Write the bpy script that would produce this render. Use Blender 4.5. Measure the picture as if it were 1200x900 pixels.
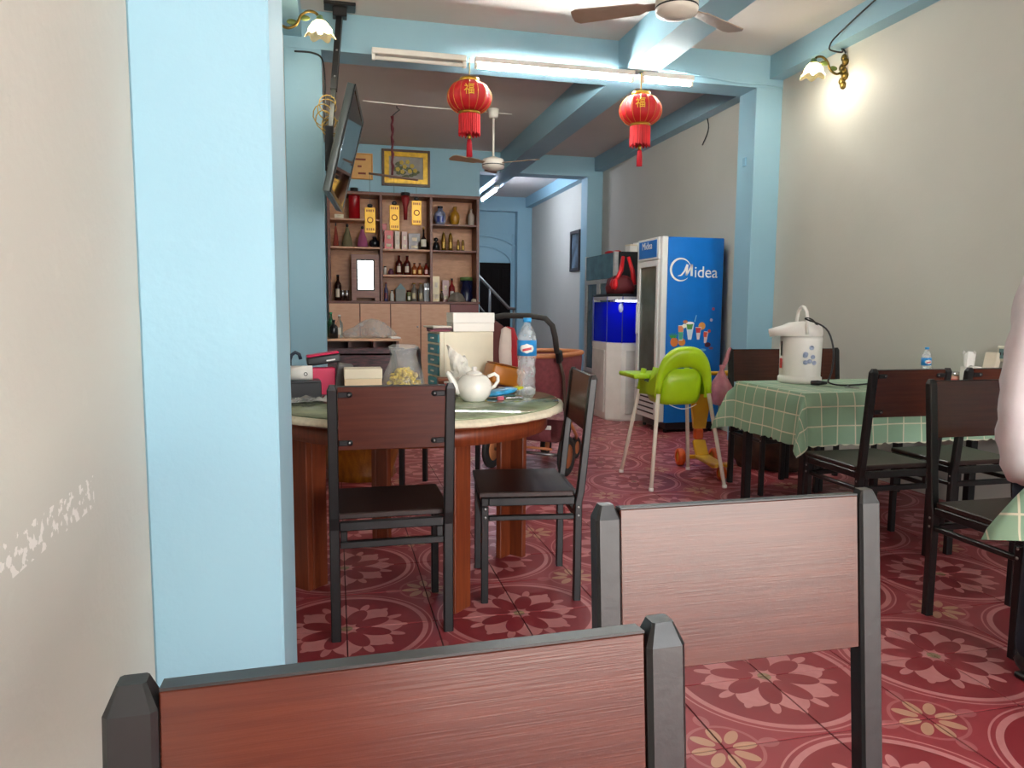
import bpy, bmesh, math, random
from mathutils import Vector, Matrix, Euler
random.seed(7)
PI = math.pi
for o in list(bpy.data.objects): bpy.data.objects.remove(o)
scene = bpy.context.scene
COL = scene.collection

# ------------------------------------------------------------------ camera
F_PX, YAW, PITCH, ROLL, CAMH = 858.0, .2365, .1018, .00716, 1.19
def cam_axes():
    cy, sy, cp, sp = math.cos(YAW), math.sin(YAW), math.cos(PITCH), math.sin(PITCH)
    f = Vector((sy*cp, cy*cp, -sp)); r = Vector((cy, -sy, 0)); u = r.cross(f)
    c, s = math.cos(ROLL), math.sin(ROLL)
    return f, r*c+u*s, u*c-r*s
CF, CR, CU = cam_axes()
CP = Vector((0, 0, CAMH))
cd = bpy.data.cameras.new('camera'); cam = bpy.data.objects.new('camera', cd); COL.objects.link(cam)
cd.sensor_width = 36; cd.lens = F_PX/1200*36; cd.clip_start = .02
cam.matrix_world = Matrix(((CR.x, CU.x, -CF.x, 0), (CR.y, CU.y, -CF.y, 0), (CR.z, CU.z, -CF.z, CAMH), (0, 0, 0, 1)))
scene.camera = cam
# a pixel of the photograph (1200x900) met with a plane z / y / x = v
def _on(px, py, ax, v):
    d = CF + CR*((px-600)/F_PX) - CU*((py-450)/F_PX)
    return CP + d*((v-CP[ax])/d[ax])
def atz(px, py, z): return _on(px, py, 2, z)
def aty(px, py, y): return _on(px, py, 1, y)
def atx(px, py, x): return _on(px, py, 0, x)

# ------------------------------------------------------------------ light
w = bpy.data.worlds.new('world'); scene.world = w; w.use_nodes = True
bg = w.node_tree.nodes['Background']; bg.inputs[0].default_value = (.97, .985, 1.0, 1); bg.inputs[1].default_value = 10.0
pl = bpy.data.lights.new('shopfront_portal_offscreen', 'AREA'); pl.shape = 'RECTANGLE'; pl.size = 3.2; pl.size_y = 2.95
pl.cycles.is_portal = True
po = bpy.data.objects.new('shopfront_portal_offscreen', pl); COL.objects.link(po)
po.location = (2.15, -2.9, 1.52); po.rotation_euler = (PI/2, 0, 0)      # daylight enters through the open shopfront
sl = bpy.data.lights.new('sun_offscreen', 'SUN'); sl.energy = 60.0; sl.angle = .03; sl.color = (1, .97, .92)
sun = bpy.data.objects.new('sun_offscreen', sl); COL.objects.link(sun); sun.rotation_euler = (math.radians(8), math.radians(28), 0)   # high sun over the street
vs = scene.view_settings
vs.view_transform = 'Standard'; vs.look = 'None'; vs.gamma = 1; vs.exposure = 0.22
vs.use_curve_mapping = False

# ------------------------------------------------------------------ materials
def srgb(r, g=None, b=None):
    if g is None:
        h = r.lstrip('#'); r, g, b = (int(h[i:i+2], 16) for i in (0, 2, 4))
    def l(c):
        c /= 255.
        return c/12.92 if c <= .04045 else ((c+.055)/1.055)**2.4
    return (l(r), l(g), l(b), 1)
MATS = {}
def newmat(name):
    m = bpy.data.materials.new(name); m.use_nodes = True
    nt = m.node_tree; b = nt.nodes['Principled BSDF']
    MATS[name] = m
    return m, nt, b
def mat(name, col, rough=.5, metal=0., var=.06, scale=8., bump=0., spec=.5, emit=None, es=0., trans=0., stretch=None, ior=None, coat=0., bscale=None):
    if name in MATS: return MATS[name]
    m, nt, b = newmat(name)
    c = srgb(col) if isinstance(col, str) else col
    b.inputs['Roughness'].default_value = rough; b.inputs['Metallic'].default_value = metal
    b.inputs['Specular IOR Level'].default_value = spec
    if coat: b.inputs['Coat Weight'].default_value = coat; b.inputs['Coat Roughness'].default_value = .1
    if trans: b.inputs['Transmission Weight'].default_value = trans
    if ior: b.inputs['IOR'].default_value = ior
    if emit: b.inputs['Emission Color'].default_value = srgb(emit); b.inputs['Emission Strength'].default_value = es
    if var or bump:
        tc = nt.nodes.new('ShaderNodeTexCoord'); mp = nt.nodes.new('ShaderNodeMapping')
        nt.links.new(tc.outputs['Object'], mp.inputs[0])
        if stretch: mp.inputs['Scale'].default_value = stretch
        nz = nt.nodes.new('ShaderNodeTexNoise'); nz.inputs['Scale'].default_value = scale; nz.inputs['Detail'].default_value = 5
        nt.links.new(mp.outputs[0], nz.inputs[0])
        r = nt.nodes.new('ShaderNodeValToRGB')
        r.color_ramp.elements[0].position = .3; r.color_ramp.elements[1].position = .7
        r.color_ramp.elements[0].color = tuple(max(0, x*(1-2*var)) for x in c[:3])+(1,)
        r.color_ramp.elements[1].color = tuple(min(1, x*(1+var)) for x in c[:3])+(1,)
        nt.links.new(nz.outputs[0], r.inputs[0]); nt.links.new(r.outputs[0], b.inputs['Base Color'])
        if bump:
            bp = nt.nodes.new('ShaderNodeBump'); bp.inputs['Strength'].default_value = bump; bp.inputs['Distance'].default_value = .01
            src = nz
            if bscale:
                src = nt.nodes.new('ShaderNodeTexNoise'); src.inputs['Scale'].default_value = bscale
                nt.links.new(mp.outputs[0], src.inputs[0])
            nt.links.new(src.outputs[0], bp.inputs['Height']); nt.links.new(bp.outputs[0], b.inputs['Normal'])
    else:
        b.inputs['Base Color'].default_value = c
    return m
class NX:                                        # tiny expression builder for Math nodes
    def __init__(s, nt, sock): s.nt, s.s = nt, sock
    def _m(s, op, *a):
        n = s.nt.nodes.new('ShaderNodeMath'); n.operation = op
        for i, v in enumerate((s,)+a):
            if isinstance(v, NX): s.nt.links.new(v.s, n.inputs[i])
            else: n.inputs[i].default_value = v
        return NX(s.nt, n.outputs[0])
    def __add__(s, o): return s._m('ADD', o)
    def __sub__(s, o): return s._m('SUBTRACT', o)
    def __mul__(s, o): return s._m('MULTIPLY', o)
    def __truediv__(s, o): return s._m('DIVIDE', o)
    def lt(s, o): return s._m('LESS_THAN', o)
    def gt(s, o): return s._m('GREATER_THAN', o)
    def abs(s): return s._m('ABSOLUTE')
    def sin(s): return s._m('SINE')
    def cos(s): return s._m('COSINE')
    def sqrt(s): return s._m('SQRT')
    def mod(s, o): return s._m('FLOORED_MODULO', o)
    def max(s, o): return s._m('MAXIMUM', o)
    def min(s, o): return s._m('MINIMUM', o)
    def atan2(s, o): return s._m('ARCTAN2', o)
    def pp(s, o): return s._m('PINGPONG', o)
def mixc(nt, fac, a, b):
    n = nt.nodes.new('ShaderNodeMix'); n.data_type = 'RGBA'
    for v, i in ((fac, 0), (a, 6), (b, 7)):
        if isinstance(v, NX): nt.links.new(v.s, n.inputs[i])
        elif isinstance(v, bpy.types.NodeSocket): nt.links.new(v, n.inputs[i])
        else: n.inputs[i].default_value = v
    return n.outputs[2]
def noise(nt, scale, detail=3, coord='Object', stretch=None):
    tc = nt.nodes.new('ShaderNodeTexCoord'); nz = nt.nodes.new('ShaderNodeTexNoise')
    nz.inputs['Scale'].default_value = scale; nz.inputs['Detail'].default_value = detail
    if stretch:
        mp = nt.nodes.new('ShaderNodeMapping'); mp.inputs['Scale'].default_value = stretch
        nt.links.new(tc.outputs[coord], mp.inputs[0]); nt.links.new(mp.outputs[0], nz.inputs[0])
    else: nt.links.new(tc.outputs[coord], nz.inputs[0])
    return NX(nt, nz.outputs[0])
TILE = .331; TX0, TY0 = .022, 2.03                # tile pitch and one medallion centre
def floor_mat():
    m, nt, b = newmat('floor_tile_print')
    g = nt.nodes.new('ShaderNodeNewGeometry'); sp = nt.nodes.new('ShaderNodeSeparateXYZ')
    nt.links.new(g.outputs['Position'], sp.inputs[0])
    X = NX(nt, sp.outputs[0])-TX0; Y = NX(nt, sp.outputs[1])-TY0
    P = 2*TILE
    def cell(ox, oy):
        x = (X+(TILE+ox)).mod(P)-TILE; y = (Y+(TILE+oy)).mod(P)-TILE
        return x, y, (x*x+y*y).sqrt(), y.atan2(x)
    x, y, r, th = cell(0, 0)
    def petals(r, th, n, rc, a, bb, ph=0.):
        k = 2*PI/n
        t = (th+ph).mod(k)-k/2
        u = (r*t.cos()-rc)/a; v = r*t.sin()/bb
        return (u*u+v*v).lt(1)
    ring = (r-.292).abs().lt(.010)
    ring = ring.max((r-.318).abs().lt(.003))
    disc = r.lt(.283)
    light = r.lt((th*4.0).cos().abs()*.058+.15)
    light = light.max(petals(r, th, 16, .19, .036, .015, PI/16))
    dark = petals(r, th, 8, .104, .068, .034)
    hub = r.lt(.036)
    hubin = r.lt(.022)
    x2, y2, r2, th2 = cell(TILE, TILE)
    small = petals(r2, th2, 8, .062, .036, .017, PI/8)
    fil = ((r2-.105).abs().lt(.005)).max(petals(r2, th2, 4, .135, .03, .022, PI/4))
    x3, y3, r3, th3 = cell(TILE, 0)
    nz = noise(nt, 5.0, 4); nz2 = noise(nt, 40., 3)
    base = mixc(nt, nz, srgb('#8c2c35'), srgb('#a23c44'))
    discc = mixc(nt, nz, srgb('#7a1c26'), srgb('#952d36'))
    pink = mixc(nt, nz2, srgb('#bd7474'), srgb('#c98686'))
    c = mixc(nt, disc, base, discc)
    c = mixc(nt, ring, c, pink)
    c = mixc(nt, light, c, pink)
    c = mixc(nt, dark, c, discc)
    c = mixc(nt, hub, c, pink)
    c = mixc(nt, hubin, c, srgb('#8f7a5c'))
    c = mixc(nt, fil*.45, c, pink)
    c = mixc(nt, small*.6, c, srgb('#d3b08c'))
    # scuffed, dusty wear
    c = mixc(nt, noise(nt, 1.3, 6)*.15, c, srgb('#a86c6a'))
    nt.links.new(c, b.inputs['Base Color'])
    rr = noise(nt, 9., 4)*.22+.26
    nt.links.new(rr.s, b.inputs['Roughness'])
    b.inputs['Specular IOR Level'].default_value = .35
    return m
def wood_mat(name, c1, c2, rough=.35, scale=(1.6, 26, 26), bump=.06, spec=.5):
    m, nt, b = newmat(name)
    a = noise(nt, 3.0, 8, stretch=scale); f = noise(nt, 14.0, 4, stretch=(scale[0]*.7, scale[1]*2, scale[2]*2))
    v = ((a-.5)*1.7+.5).max(0).min(1)
    c = mixc(nt, v, srgb(c1), srgb(c2))
    c = mixc(nt, ((f-.5)*3+.3).max(0).min(1)*.25, c, srgb(c1))
    nt.links.new(c, b.inputs['Base Color']); b.inputs['Roughness'].default_value = rough
    b.inputs['Specular IOR Level'].default_value = spec
    bp = nt.nodes.new('ShaderNodeBump'); bp.inputs['Strength'].default_value = bump; bp.inputs['Distance'].default_value = .003
    nt.links.new(f.s, bp.inputs['Height']); nt.links.new(bp.outputs[0], b.inputs['Normal'])
    return m
def wall_mat(name, c1, c2, rough=.75, scuff=False):
    m, nt, b = newmat(name)
    n1 = noise(nt, .9, 6); n2 = noise(nt, 11, 5); n3 = noise(nt, 60, 4)
    c = mixc(nt, ((n1-.5)*2+.5).max(0).min(1), srgb(c1), srgb(c2))
    c = mixc(nt, n2.gt(.69)*.25, c, srgb(c2))
    if scuff:                                        # flaked strip of paint running up the wall
        tc = nt.nodes.new('ShaderNodeTexCoord'); sp = nt.nodes.new('ShaderNodeSeparateXYZ'); nt.links.new(tc.outputs['Object'], sp.inputs[0])
        yy, zz = NX(nt, sp.outputs[1]), NX(nt, sp.outputs[2])
        p, q = atx(0, 665, -.333), atx(110, 575, -.333)
        sl = (q.z-p.z)/(q.y-p.y)
        d = (zz-(yy*sl+(p.z-sl*p.y))).abs()
        msk = d.lt(.022)*yy.gt(p.y-.5)*yy.lt(q.y)*noise(nt, 60, 6).gt(.55)
        c = mixc(nt, msk*.8, c, srgb('#e6e2dc'))
    nt.links.new(c, b.inputs['Base Color']); b.inputs['Roughness'].default_value = rough
    bp = nt.nodes.new('ShaderNodeBump'); bp.inputs['Strength'].default_value = .12; bp.inputs['Distance'].default_value = .006
    nt.links.new((n3+n2*2.).s, bp.inputs['Height']); nt.links.new(bp.outputs[0], b.inputs['Normal'])
    return m
def check_mat(name):
    m, nt, b = newmat(name)
    uv = nt.nodes.new('ShaderNodeUVMap'); sp = nt.nodes.new('ShaderNodeSeparateXYZ'); nt.links.new(uv.outputs[0], sp.inputs[0])
    u, v = NX(nt, sp.outputs[0]), NX(nt, sp.outputs[1])
    line = (u/.105).mod(1.).lt(.065).max((v/.105).mod(1.).lt(.065))
    wide = (u/.21).mod(1.).lt(.5)*.5+(v/.21).mod(1.).lt(.5)*.5
    c = mixc(nt, wide, srgb('#87a98d'), srgb('#94b597'))
    c = mixc(nt, line, c, srgb('#e6ddc4'))
    c = mixc(nt, noise(nt, 30, 3)*.15, c, srgb('#6b8a74'))
    nt.links.new(c, b.inputs['Base Color']); b.inputs['Roughness'].default_value = .45
    return m
def film_mat(name, col, alpha, rough=.15):
    m, nt, b = newmat(name)
    b.inputs['Base Color'].default_value = srgb(col); b.inputs['Roughness'].default_value = rough
    tr = nt.nodes.new('ShaderNodeBsdfTransparent'); mx = nt.nodes.new('ShaderNodeMixShader'); out = nt.nodes['Material Output']
    n = noise(nt, 22, 4)
    f = (n*.5+(alpha-.25)).max(0).min(1)
    nt.links.new(f.s, mx.inputs[0]); nt.links.new(tr.outputs[0], mx.inputs[1]); nt.links.new(b.outputs[0], mx.inputs[2]); nt.links.new(mx.outputs[0], out.inputs[0])
    bp = nt.nodes.new('ShaderNodeBump'); bp.inputs['Strength'].default_value = .6; bp.inputs['Distance'].default_value = .02
    nt.links.new(n.s, bp.inputs['Height']); nt.links.new(bp.outputs[0], b.inputs['Normal'])
    return m
def emat(name, col, s):
    m, nt, b = newmat(name); b.inputs['Base Color'].default_value = srgb(col)
    b.inputs['Emission Color'].default_value = srgb(col); b.inputs['Emission Strength'].default_value = s
    return m
M_FLOOR = floor_mat()
M_GROUT = mat('grout', '#5c3436', .8)
M_GREY = wall_mat('grey_wall_paint', '#bab8ae', '#c6c4ba')
M_GREYL = wall_mat('grey_wall_paint_scuffed', '#bab8ae', '#c6c4ba', scuff=True)
M_BLUE = wall_mat('blue_paint', '#8ab4c6', '#97bfcf', .55)
M_CEIL = wall_mat('ceiling_paint', '#cac5bf', '#d4d0ca')
M_PANEL = wood_mat('mahogany_laminate', '#3e1a11', '#582a1c', .22)
M_SEAT = wood_mat('dark_seat_laminate', '#221613', '#382520', .42)
M_BLACK = mat('black_powder_coat', '#161617', .38, var=.1, scale=60, bump=.05)
M_EDGE = mat('black_edge_band', '#1a1a1b', .4, var=.05)
M_STEEL = mat('bolt_steel', '#9a9a98', .35, 1.)
M_TWOOD = wood_mat('table_wood', '#5a2413', '#87401f', .38, (26, 26, 1.4))
M_CLOTH = check_mat('green_check_cloth')
M_WHITE = mat('white_plastic', '#ece8e0', .4, var=.03)
M_BLK = mat('black_plastic', '#141416', .4, var=.05)
M_CHROME = mat('chrome', '#c8c8c8', .2, 1.)
M_CLEAR = film_mat('clear_plastic', '#f4f8fa', .27, .08)
M_GLASS = mat('glass', '#eef6f4', .03, var=0, trans=1., ior=1.15)
M_FILM = film_mat('plastic_film', '#c9c9c6', .45)
M_THIN = film_mat('thin_clear_film', '#dcdcda', .22)
M_PINKFILM = film_mat('pink_plastic_film', '#d98a94', .55, .35)
M_CAB = wood_mat('cabinet_wood', '#a2642f', '#c88a52', .4, (3, 3, 9))
M_CABL = wood_mat('cabinet_door_wood', '#cc9672', '#dcae8a', .4, (3, 3, 12))
M_CABD = wood_mat('cabinet_dark_wood', '#56281a', '#7a4028', .4, (2, 22, 22))

# ------------------------------------------------------------------ mesh builder
class MB:
    def __init__(s): s.v, s.f, s.sm, s.xf, s.uv = [], [], [], None, None
    def _add(s, vs_, fs, smooth=False):
        n = len(s.v)
        for p in vs_:
            p = Vector(p); s.v.append(tuple(s.xf @ p if s.xf else p))
        for q in fs: s.f.append(tuple(i+n for i in q)); s.sm.append(smooth)
        return s
    def box(s, c, d, rot=None, bev=0., seg=1):
        bm = bmesh.new(); bmesh.ops.create_cube(bm, size=1)
        for v in bm.verts: v.co = Vector((v.co.x*d[0], v.co.y*d[1], v.co.z*d[2]))
        if bev: bmesh.ops.bevel(bm, geom=list(bm.edges), offset=bev, segments=seg, profile=.6, affect='EDGES')
        R = (Euler(rot).to_matrix() if rot is not None else Matrix.Identity(3))
        bm.verts.index_update()
        s._add([R @ v.co + Vector(c) for v in bm.verts], [[v.index for v in f.verts] for f in bm.faces], seg > 1)
        bm.free(); return s
    def b2(s, a, b, bev=0., seg=1):
        a, b = Vector(a), Vector(b)
        return s.box((a+b)/2, [abs(x) for x in (b-a)], None, bev, seg)
    def bar(s, p, q, wx, wy=None, up=(0, 0, 1), bev=0.):
        p, q = Vector(p), Vector(q); wy = wy or wx
        z = (q-p).normalized(); u = Vector(up)
        if abs(z.dot(u)) > .99: u = Vector((0, 1, 0))
        x = u.cross(z).normalized(); y = z.cross(x)
        L = (q-p).length
        bm = bmesh.new(); bmesh.ops.create_cube(bm, size=1)
        for v in bm.verts: v.co = Vector((v.co.x*wx, v.co.y*wy, v.co.z*L))
        if bev: bmesh.ops.bevel(bm, geom=list(bm.edges), offset=bev, segments=1, affect='EDGES')
        R = Matrix((x, y, z)).transposed(); bm.verts.index_update()
        s._add([R @ v.co + (p+q)/2 for v in bm.verts], [[v.index for v in f.verts] for f in bm.faces]); bm.free(); return s
    def tube(s, pts, r, n=8, closed=False, caps=True):
        pts = [Vector(p) for p in pts]; m = len(pts)
        rs = r if isinstance(r, (list, tuple)) else [r]*m
        vs_, fs = [], []; px = None
        for i, p in enumerate(pts):
            a = pts[(i-1) % m] if (closed or i > 0) else p; b = pts[(i+1) % m] if (closed or i < m-1) else p
            t = (b-a).normalized() if (b-a).length > 1e-9 else Vector((0, 0, 1))
            if px is None:
                u = Vector((0, 0, 1)) if abs(t.z) < .9 else Vector((1, 0, 0)); px = u.cross(t).normalized()
            else:
                px = (px - t*px.dot(t))
                px = px.normalized() if px.length > 1e-6 else Vector((1, 0, 0)).cross(t).normalized()
            py = t.cross(px)
            for k in range(n):
                a_ = 2*PI*k/n; vs_.append(p+(px*math.cos(a_)+py*math.sin(a_))*rs[i])
        for i in range(m if closed else m-1):
            j = (i+1) % m
            for k in range(n):
                l = (k+1) % n; fs.append((i*n+k, i*n+l, j*n+l, j*n+k))
        if caps and not closed: fs.append(tuple(reversed(range(n)))); fs.append(tuple((m-1)*n+k for k in range(n)))
        return s._add(vs_, fs, n > 5)
    def lathe(s, prof, n=20, c=(0, 0, 0), sx=1., sy=1., a0=0., a1=2*PI, capped=True, rfun=None):
        full = abs(a1-a0-2*PI) < 1e-6; k = n if full else n+1
        vs_, fs = [], []
        for (r, z) in prof:
            for i in range(k):
                a = a0+(a1-a0)*i/n; rr = r*(rfun(a, z) if rfun else 1)
                vs_.append((c[0]+rr*math.cos(a)*sx, c[1]+rr*math.sin(a)*sy, c[2]+z))
        for j in range(len(prof)-1):
            for i in range(n if full else n):
                l = (i+1) % k if full else i+1
                fs.append((j*k+i, j*k+l, (j+1)*k+l, (j+1)*k+i))
        if capped and full:
            if prof[0][0] > 1e-4: fs.append(tuple(reversed(range(k))))
            if prof[-1][0] > 1e-4: fs.append(tuple((len(prof)-1)*k+i for i in range(k)))
        return s._add(vs_, fs, True)
    def ball(s, c, r, nu=14, nv=8):
        if not isinstance(r, (tuple, list)): r = (r, r, r)
        vs_, fs = [], []
        for j in range(nv+1):
            ph = -PI/2+PI*j/nv
            for i in range(nu):
                a = 2*PI*i/nu; vs_.append((c[0]+r[0]*math.cos(ph)*math.cos(a), c[1]+r[1]*math.cos(ph)*math.sin(a), c[2]+r[2]*math.sin(ph)))
        for j in range(nv):
            for i in range(nu): l = (i+1) % nu; fs.append((j*nu+i, j*nu+l, (j+1)*nu+l, (j+1)*nu+i))
        return s._add(vs_, fs, True)
    def prism(s, poly, t, frame):                # poly: 2-D points, frame = (origin, u, v), extruded t along u x v
        o, u, v = (Vector(q) for q in frame); nrm = u.cross(v).normalized(); n = len(poly)
        a = [o+u*p[0]+v*p[1] for p in poly]; b = [p+nrm*t for p in a]
        fs = [tuple(reversed(range(n))), tuple(range(n, 2*n))]+[(i, (i+1) % n, n+(i+1) % n, n+i) for i in range(n)]
        return s._add(a+b, fs)
    def grid(s, rows, smooth=True, closed=False):
        m = len(rows[0]); vs_ = [p for r in rows for p in r]; fs = []
        for j in range(len(rows)-1):
            for i in range(m if closed else m-1):
                l = (i+1) % m; fs.append((j*m+i, j*m+l, (j+1)*m+l, (j+1)*m+i))
        return s._add(vs_, fs, smooth)
    def mesh(s, name, material):
        me = bpy.data.meshes.new(name); me.from_pydata(s.v, [], s.f)
        me.polygons.foreach_set('use_smooth', s.sm)
        if s.uv:
            ul = me.uv_layers.new(name='UVMap')
            for lp in me.loops: ul.data[lp.index].uv = s.uv[lp.vertex_index]
        me.materials.append(material); me.update()
        bm = bmesh.new(); bm.from_mesh(me); bmesh.ops.recalc_face_normals(bm, faces=bm.faces); bm.to_mesh(me); bm.free()
        return me
    def build(s, name, material, parent=None, loc=(0, 0, 0), rot=None):
        o = bpy.data.objects.new(name, s.mesh(name, material)); COL.objects.link(o)
        o.parent = parent; o.location = loc
        if rot is not None: o.rotation_euler = rot
        return o
def tag(o, label, cat=None, group=None, kind=None):
    o['label'] = label
    if cat: o['category'] = cat
    if group: o['group'] = group
    if kind: o['kind'] = kind
    return o
def thing(name, label, cat, loc=(0, 0, 0), rz=0., group=None, rot=None):
    o = bpy.data.objects.new(name, None); COL.objects.link(o); o.empty_display_size = .1
    o.location = loc; o.rotation_euler = rot if rot is not None else (0, 0, rz)
    return tag(o, label, cat, group)
def struct(name, mb, m, label, cat, parent=None):
    o = mb.build(name, m, parent)
    if parent is None: tag(o, label, cat, None, 'structure')
    return o
def copy_tree(o, parent=None):
    c = o.copy(); COL.objects.link(c); c.parent = parent
    for ch in list(o.children): copy_tree(ch, c)
    return c
def solidify(o, t, off=0.):
    m = o.modifiers.new('thickness', 'SOLIDIFY'); m.thickness = t; m.offset = off; return o
def subsurf(o, n=1):
    m = o.modifiers.new('smooth', 'SUBSURF'); m.levels = n; m.render_levels = n; return o
def text_mesh(name, s, size, material, parent, loc, rot, ext=.001, align='CENTER', shear=0.):
    cu = bpy.data.curves.new(name, 'FONT'); cu.body = s; cu.size = size; cu.extrude = ext; cu.align_x = align; cu.align_y = 'CENTER'; cu.shear = shear
    t = bpy.data.objects.new(name, cu); COL.objects.link(t)
    bpy.context.view_layer.update()
    me = bpy.data.meshes.new_from_object(t.evaluated_get(bpy.context.evaluated_depsgraph_get()))
    bpy.data.objects.remove(t)
    me.materials.clear(); me.materials.append(material)
    o = bpy.data.objects.new(name, me); COL.objects.link(o); o.parent = parent; o.location = loc; o.rotation_euler = rot
    return o

# ------------------------------------------------------------------ the room
XL, XR, ZC, ZB, ZW = -.333, 3.75, 3.34, 3.07, 3.15
YF, YB = -2.95, 14.2
BAYS = [-2.95, 1.40, 5.76, 10.10, 14.2]
CT = .27                                          # column thickness along the room
# floor: slab with individually laid tiles
fl = struct('floor', MB().b2((XL-.2, YF, -.12), (XR+.2, YB+.1, -.004)), M_GROUT, 'dark red printed ceramic tile floor of the restaurant', 'floor')
gap = .0022
tmesh = MB().b2((-TILE/2+gap, -TILE/2+gap, -.004), (TILE/2-gap, TILE/2-gap, 0), .0012).mesh('tile', M_FLOOR)
stf = MB()
ix0 = math.floor((XL-TX0)/TILE); iy0 = math.floor((YF-TY0)/TILE)
for iy in range(iy0, int((YB-TY0)/TILE)+1):
    for ix in range(ix0, int((XR-TX0)/TILE)+1):
        x0, x1 = max(TX0+ix*TILE, XL), min(TX0+(ix+1)*TILE, XR); y0, y1 = max(TY0+iy*TILE, YF), min(TY0+(iy+1)*TILE, YB)
        if x1-x0 < .02 or y1-y0 < .02: continue
        whole = x1-x0 > TILE-.001 and y1-y0 > TILE-.001
        cx, cy = (x0+x1)/2, (y0+y1)/2
        if .9 < cy < 6.6 and cx > -.1 and cx < .45*cy+1.6:
            if whole: o = bpy.data.objects.new('tile', tmesh)
            else: o = bpy.data.objects.new('tile', MB().b2((x0-cx+gap, y0-cy+gap, -.004), (x1-cx-gap, y1-cy-gap, 0), .0012).mesh('tile', M_FLOOR))
            COL.objects.link(o); o.parent = fl; o.location = (cx, cy, 0)
        else: stf.b2((x0+gap, y0+gap, -.004), (x1-gap, y1-gap, 0))
so = stf.build('tile_field', M_FLOOR, fl); so['kind'] = 'stuff'
struct('ceiling', MB().b2((XL-.2, YF, ZC), (XR+.2, YB+.1, ZC+.15)), M_CEIL, 'pale plaster ceiling between blue beams', 'ceiling')
struct('wall_left', MB().b2((XL-.15, YF, 0), (XL, YB, ZC)), M_GREYL, 'grey painted plaster wall with scuffed flaking patch', 'wall')
struct('wall_right', MB().b2((XR, YF, 0), (XR+.15, YB, ZC)), M_GREY, 'grey painted plaster wall behind the fridges and tables', 'wall')
struct('wall_back', MB().b2((XL, YB, 0), (XR, YB+.12, ZC)), M_BLUE, 'blue painted wall with arched trim at the end of passage', 'wall')
XP = aty(562, 300, 10.1).x
struct('wall_inner', MB().b2((XL, 10.1, 0), (XP, 10.22, ZB)), M_BLUE, 'blue partition wall behind the wooden bottle cabinet', 'wall')
def col(name, y, x0, x1, t, label):
    struct(name, MB().b2((x0, y, 0), (x1, y+t, ZB), .004), M_BLUE, label, 'column')
col('column', 1.40, XL, -.105, .40, 'blue painted pilaster on the scuffed grey wall')
col('column', 5.76, XL, -.066, CT, 'blue painted pilaster behind television and red boxes')
col('column', 1.40, 3.5, XR, CT, 'blue pilaster on grey wall near the entrance')
col('column', 5.76, 3.5, XR, CT, 'blue pilaster beside the big blue drinks fridge')
col('column', 10.10, aty(688, 250, 10.1).x, XR, CT, 'blue pilaster behind the two door display fridge')
col('column', YB-.2, 3.46, XR, .2, 'blue pilaster at the back wall corner beside door')
for k, y in enumerate(BAYS):
    y0 = y if k < 4 else YB-.2
    struct('beam', MB().b2((XL, y0, ZB), (XR, y0+(CT if k != 1 and k < 4 else (.4 if k == 1 else .2)), ZC)), M_BLUE, ['blue cross beam over the open shopfront', 'blue cross beam above the scuffed wall pilaster', 'blue cross beam carrying the fluorescent tubes and lanterns', 'blue cross beam above the passage beside partition wall', 'blue cross beam on the back wall above arch'][k], 'beam')
for k in range(4):
    y0, y1 = BAYS[k]+CT, (BAYS[k+1] if k < 3 else YB-.2)
    where = ['over the entrance', 'over the dining tables', 'over the fridges', 'over the back passage'][k]
    struct('beam', MB().b2((2.25, y0, ZB), (2.52, y1, ZC)), M_BLUE, 'blue ceiling beam running lengthwise '+where, 'beam')
    struct('beam', MB().b2((3.62, y0, ZW), (XR, y1, ZC)), M_BLUE, 'blue beam along top of fridge side wall '+where, 'beam')
    if k < 2: struct('beam', MB().b2((XL, y0, ZW), (XL+.13, y1, ZC)), M_BLUE, 'blue beam along top of scuffed wall '+where, 'beam')
# back wall: arch trim and door
p0, p1 = aty(563, 310, YB).x, aty(598, 310, YB).x
dz = aty(580, 308, YB).z
dr = struct('door_1', MB().b2((p0-.25, YB-.03, 0), (p1, YB+.0, dz), .004), mat('dark_door', '#0f0807', .85, spec=.2), 'dark wooden door at the end of passage behind stair rail', 'door')
dr['kind'] = 'structure'
for i in range(4):
    xx = p0-.25+(p1-p0+.25)*(i+.5)/4
    MB().b2((xx-.08, YB-.042, .15), (xx+.08, YB-.03, dz-.12), .006).build('panel', MATS['dark_door'], dr)
def arc(cx, cz, ra, rb, a0, a1, n=20): return [(cx+ra*math.cos(a0+(a1-a0)*i/n), YB-.008, cz+rb*math.sin(a0+(a1-a0)*i/n)) for i in range(n+1)]
struct('trim_1', MB().tube(arc(2.72, 2.07, .66, .345, 0, PI*.8), .022, 6), M_BLUE, 'inner blue arched moulding over the dark door', 'moulding')
struct('trim_2', MB().tube(arc(2.72, 2.15, .90, .46, .57, PI*.78), .022, 6), M_BLUE, 'outer blue arched moulding over the dark door', 'moulding')
struct('trim_4', MB().b2((3.40, YB-.03, 0), (3.43, YB, ZB-.42)), M_BLUE, 'upright blue moulding between dark door and corner pilaster', 'moulding')
struct('trim_3', MB().b2((XP, YB-.02, ZB-.42), (3.45, YB, ZB-.38)), M_BLUE, 'straight blue moulding line above the arch', 'moulding')
struct('wall_front_added', MB().b2((XL, YF, 0), (.55, YF+.12, ZB)), M_GREY, 'added unseen grey wall strip narrowing the shopfront daylight', 'wall')  # added unseen strip, cuts the daylight reaching the near pilaster and chair
# ground outside the shopfront
struct('pavement', MB().b2((-14, -24, -.3), (18, YF, -.06)), mat('concrete', '#a8a49c', .9, scale=2), 'concrete pavement outside the open shopfront', 'pavement')

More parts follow.
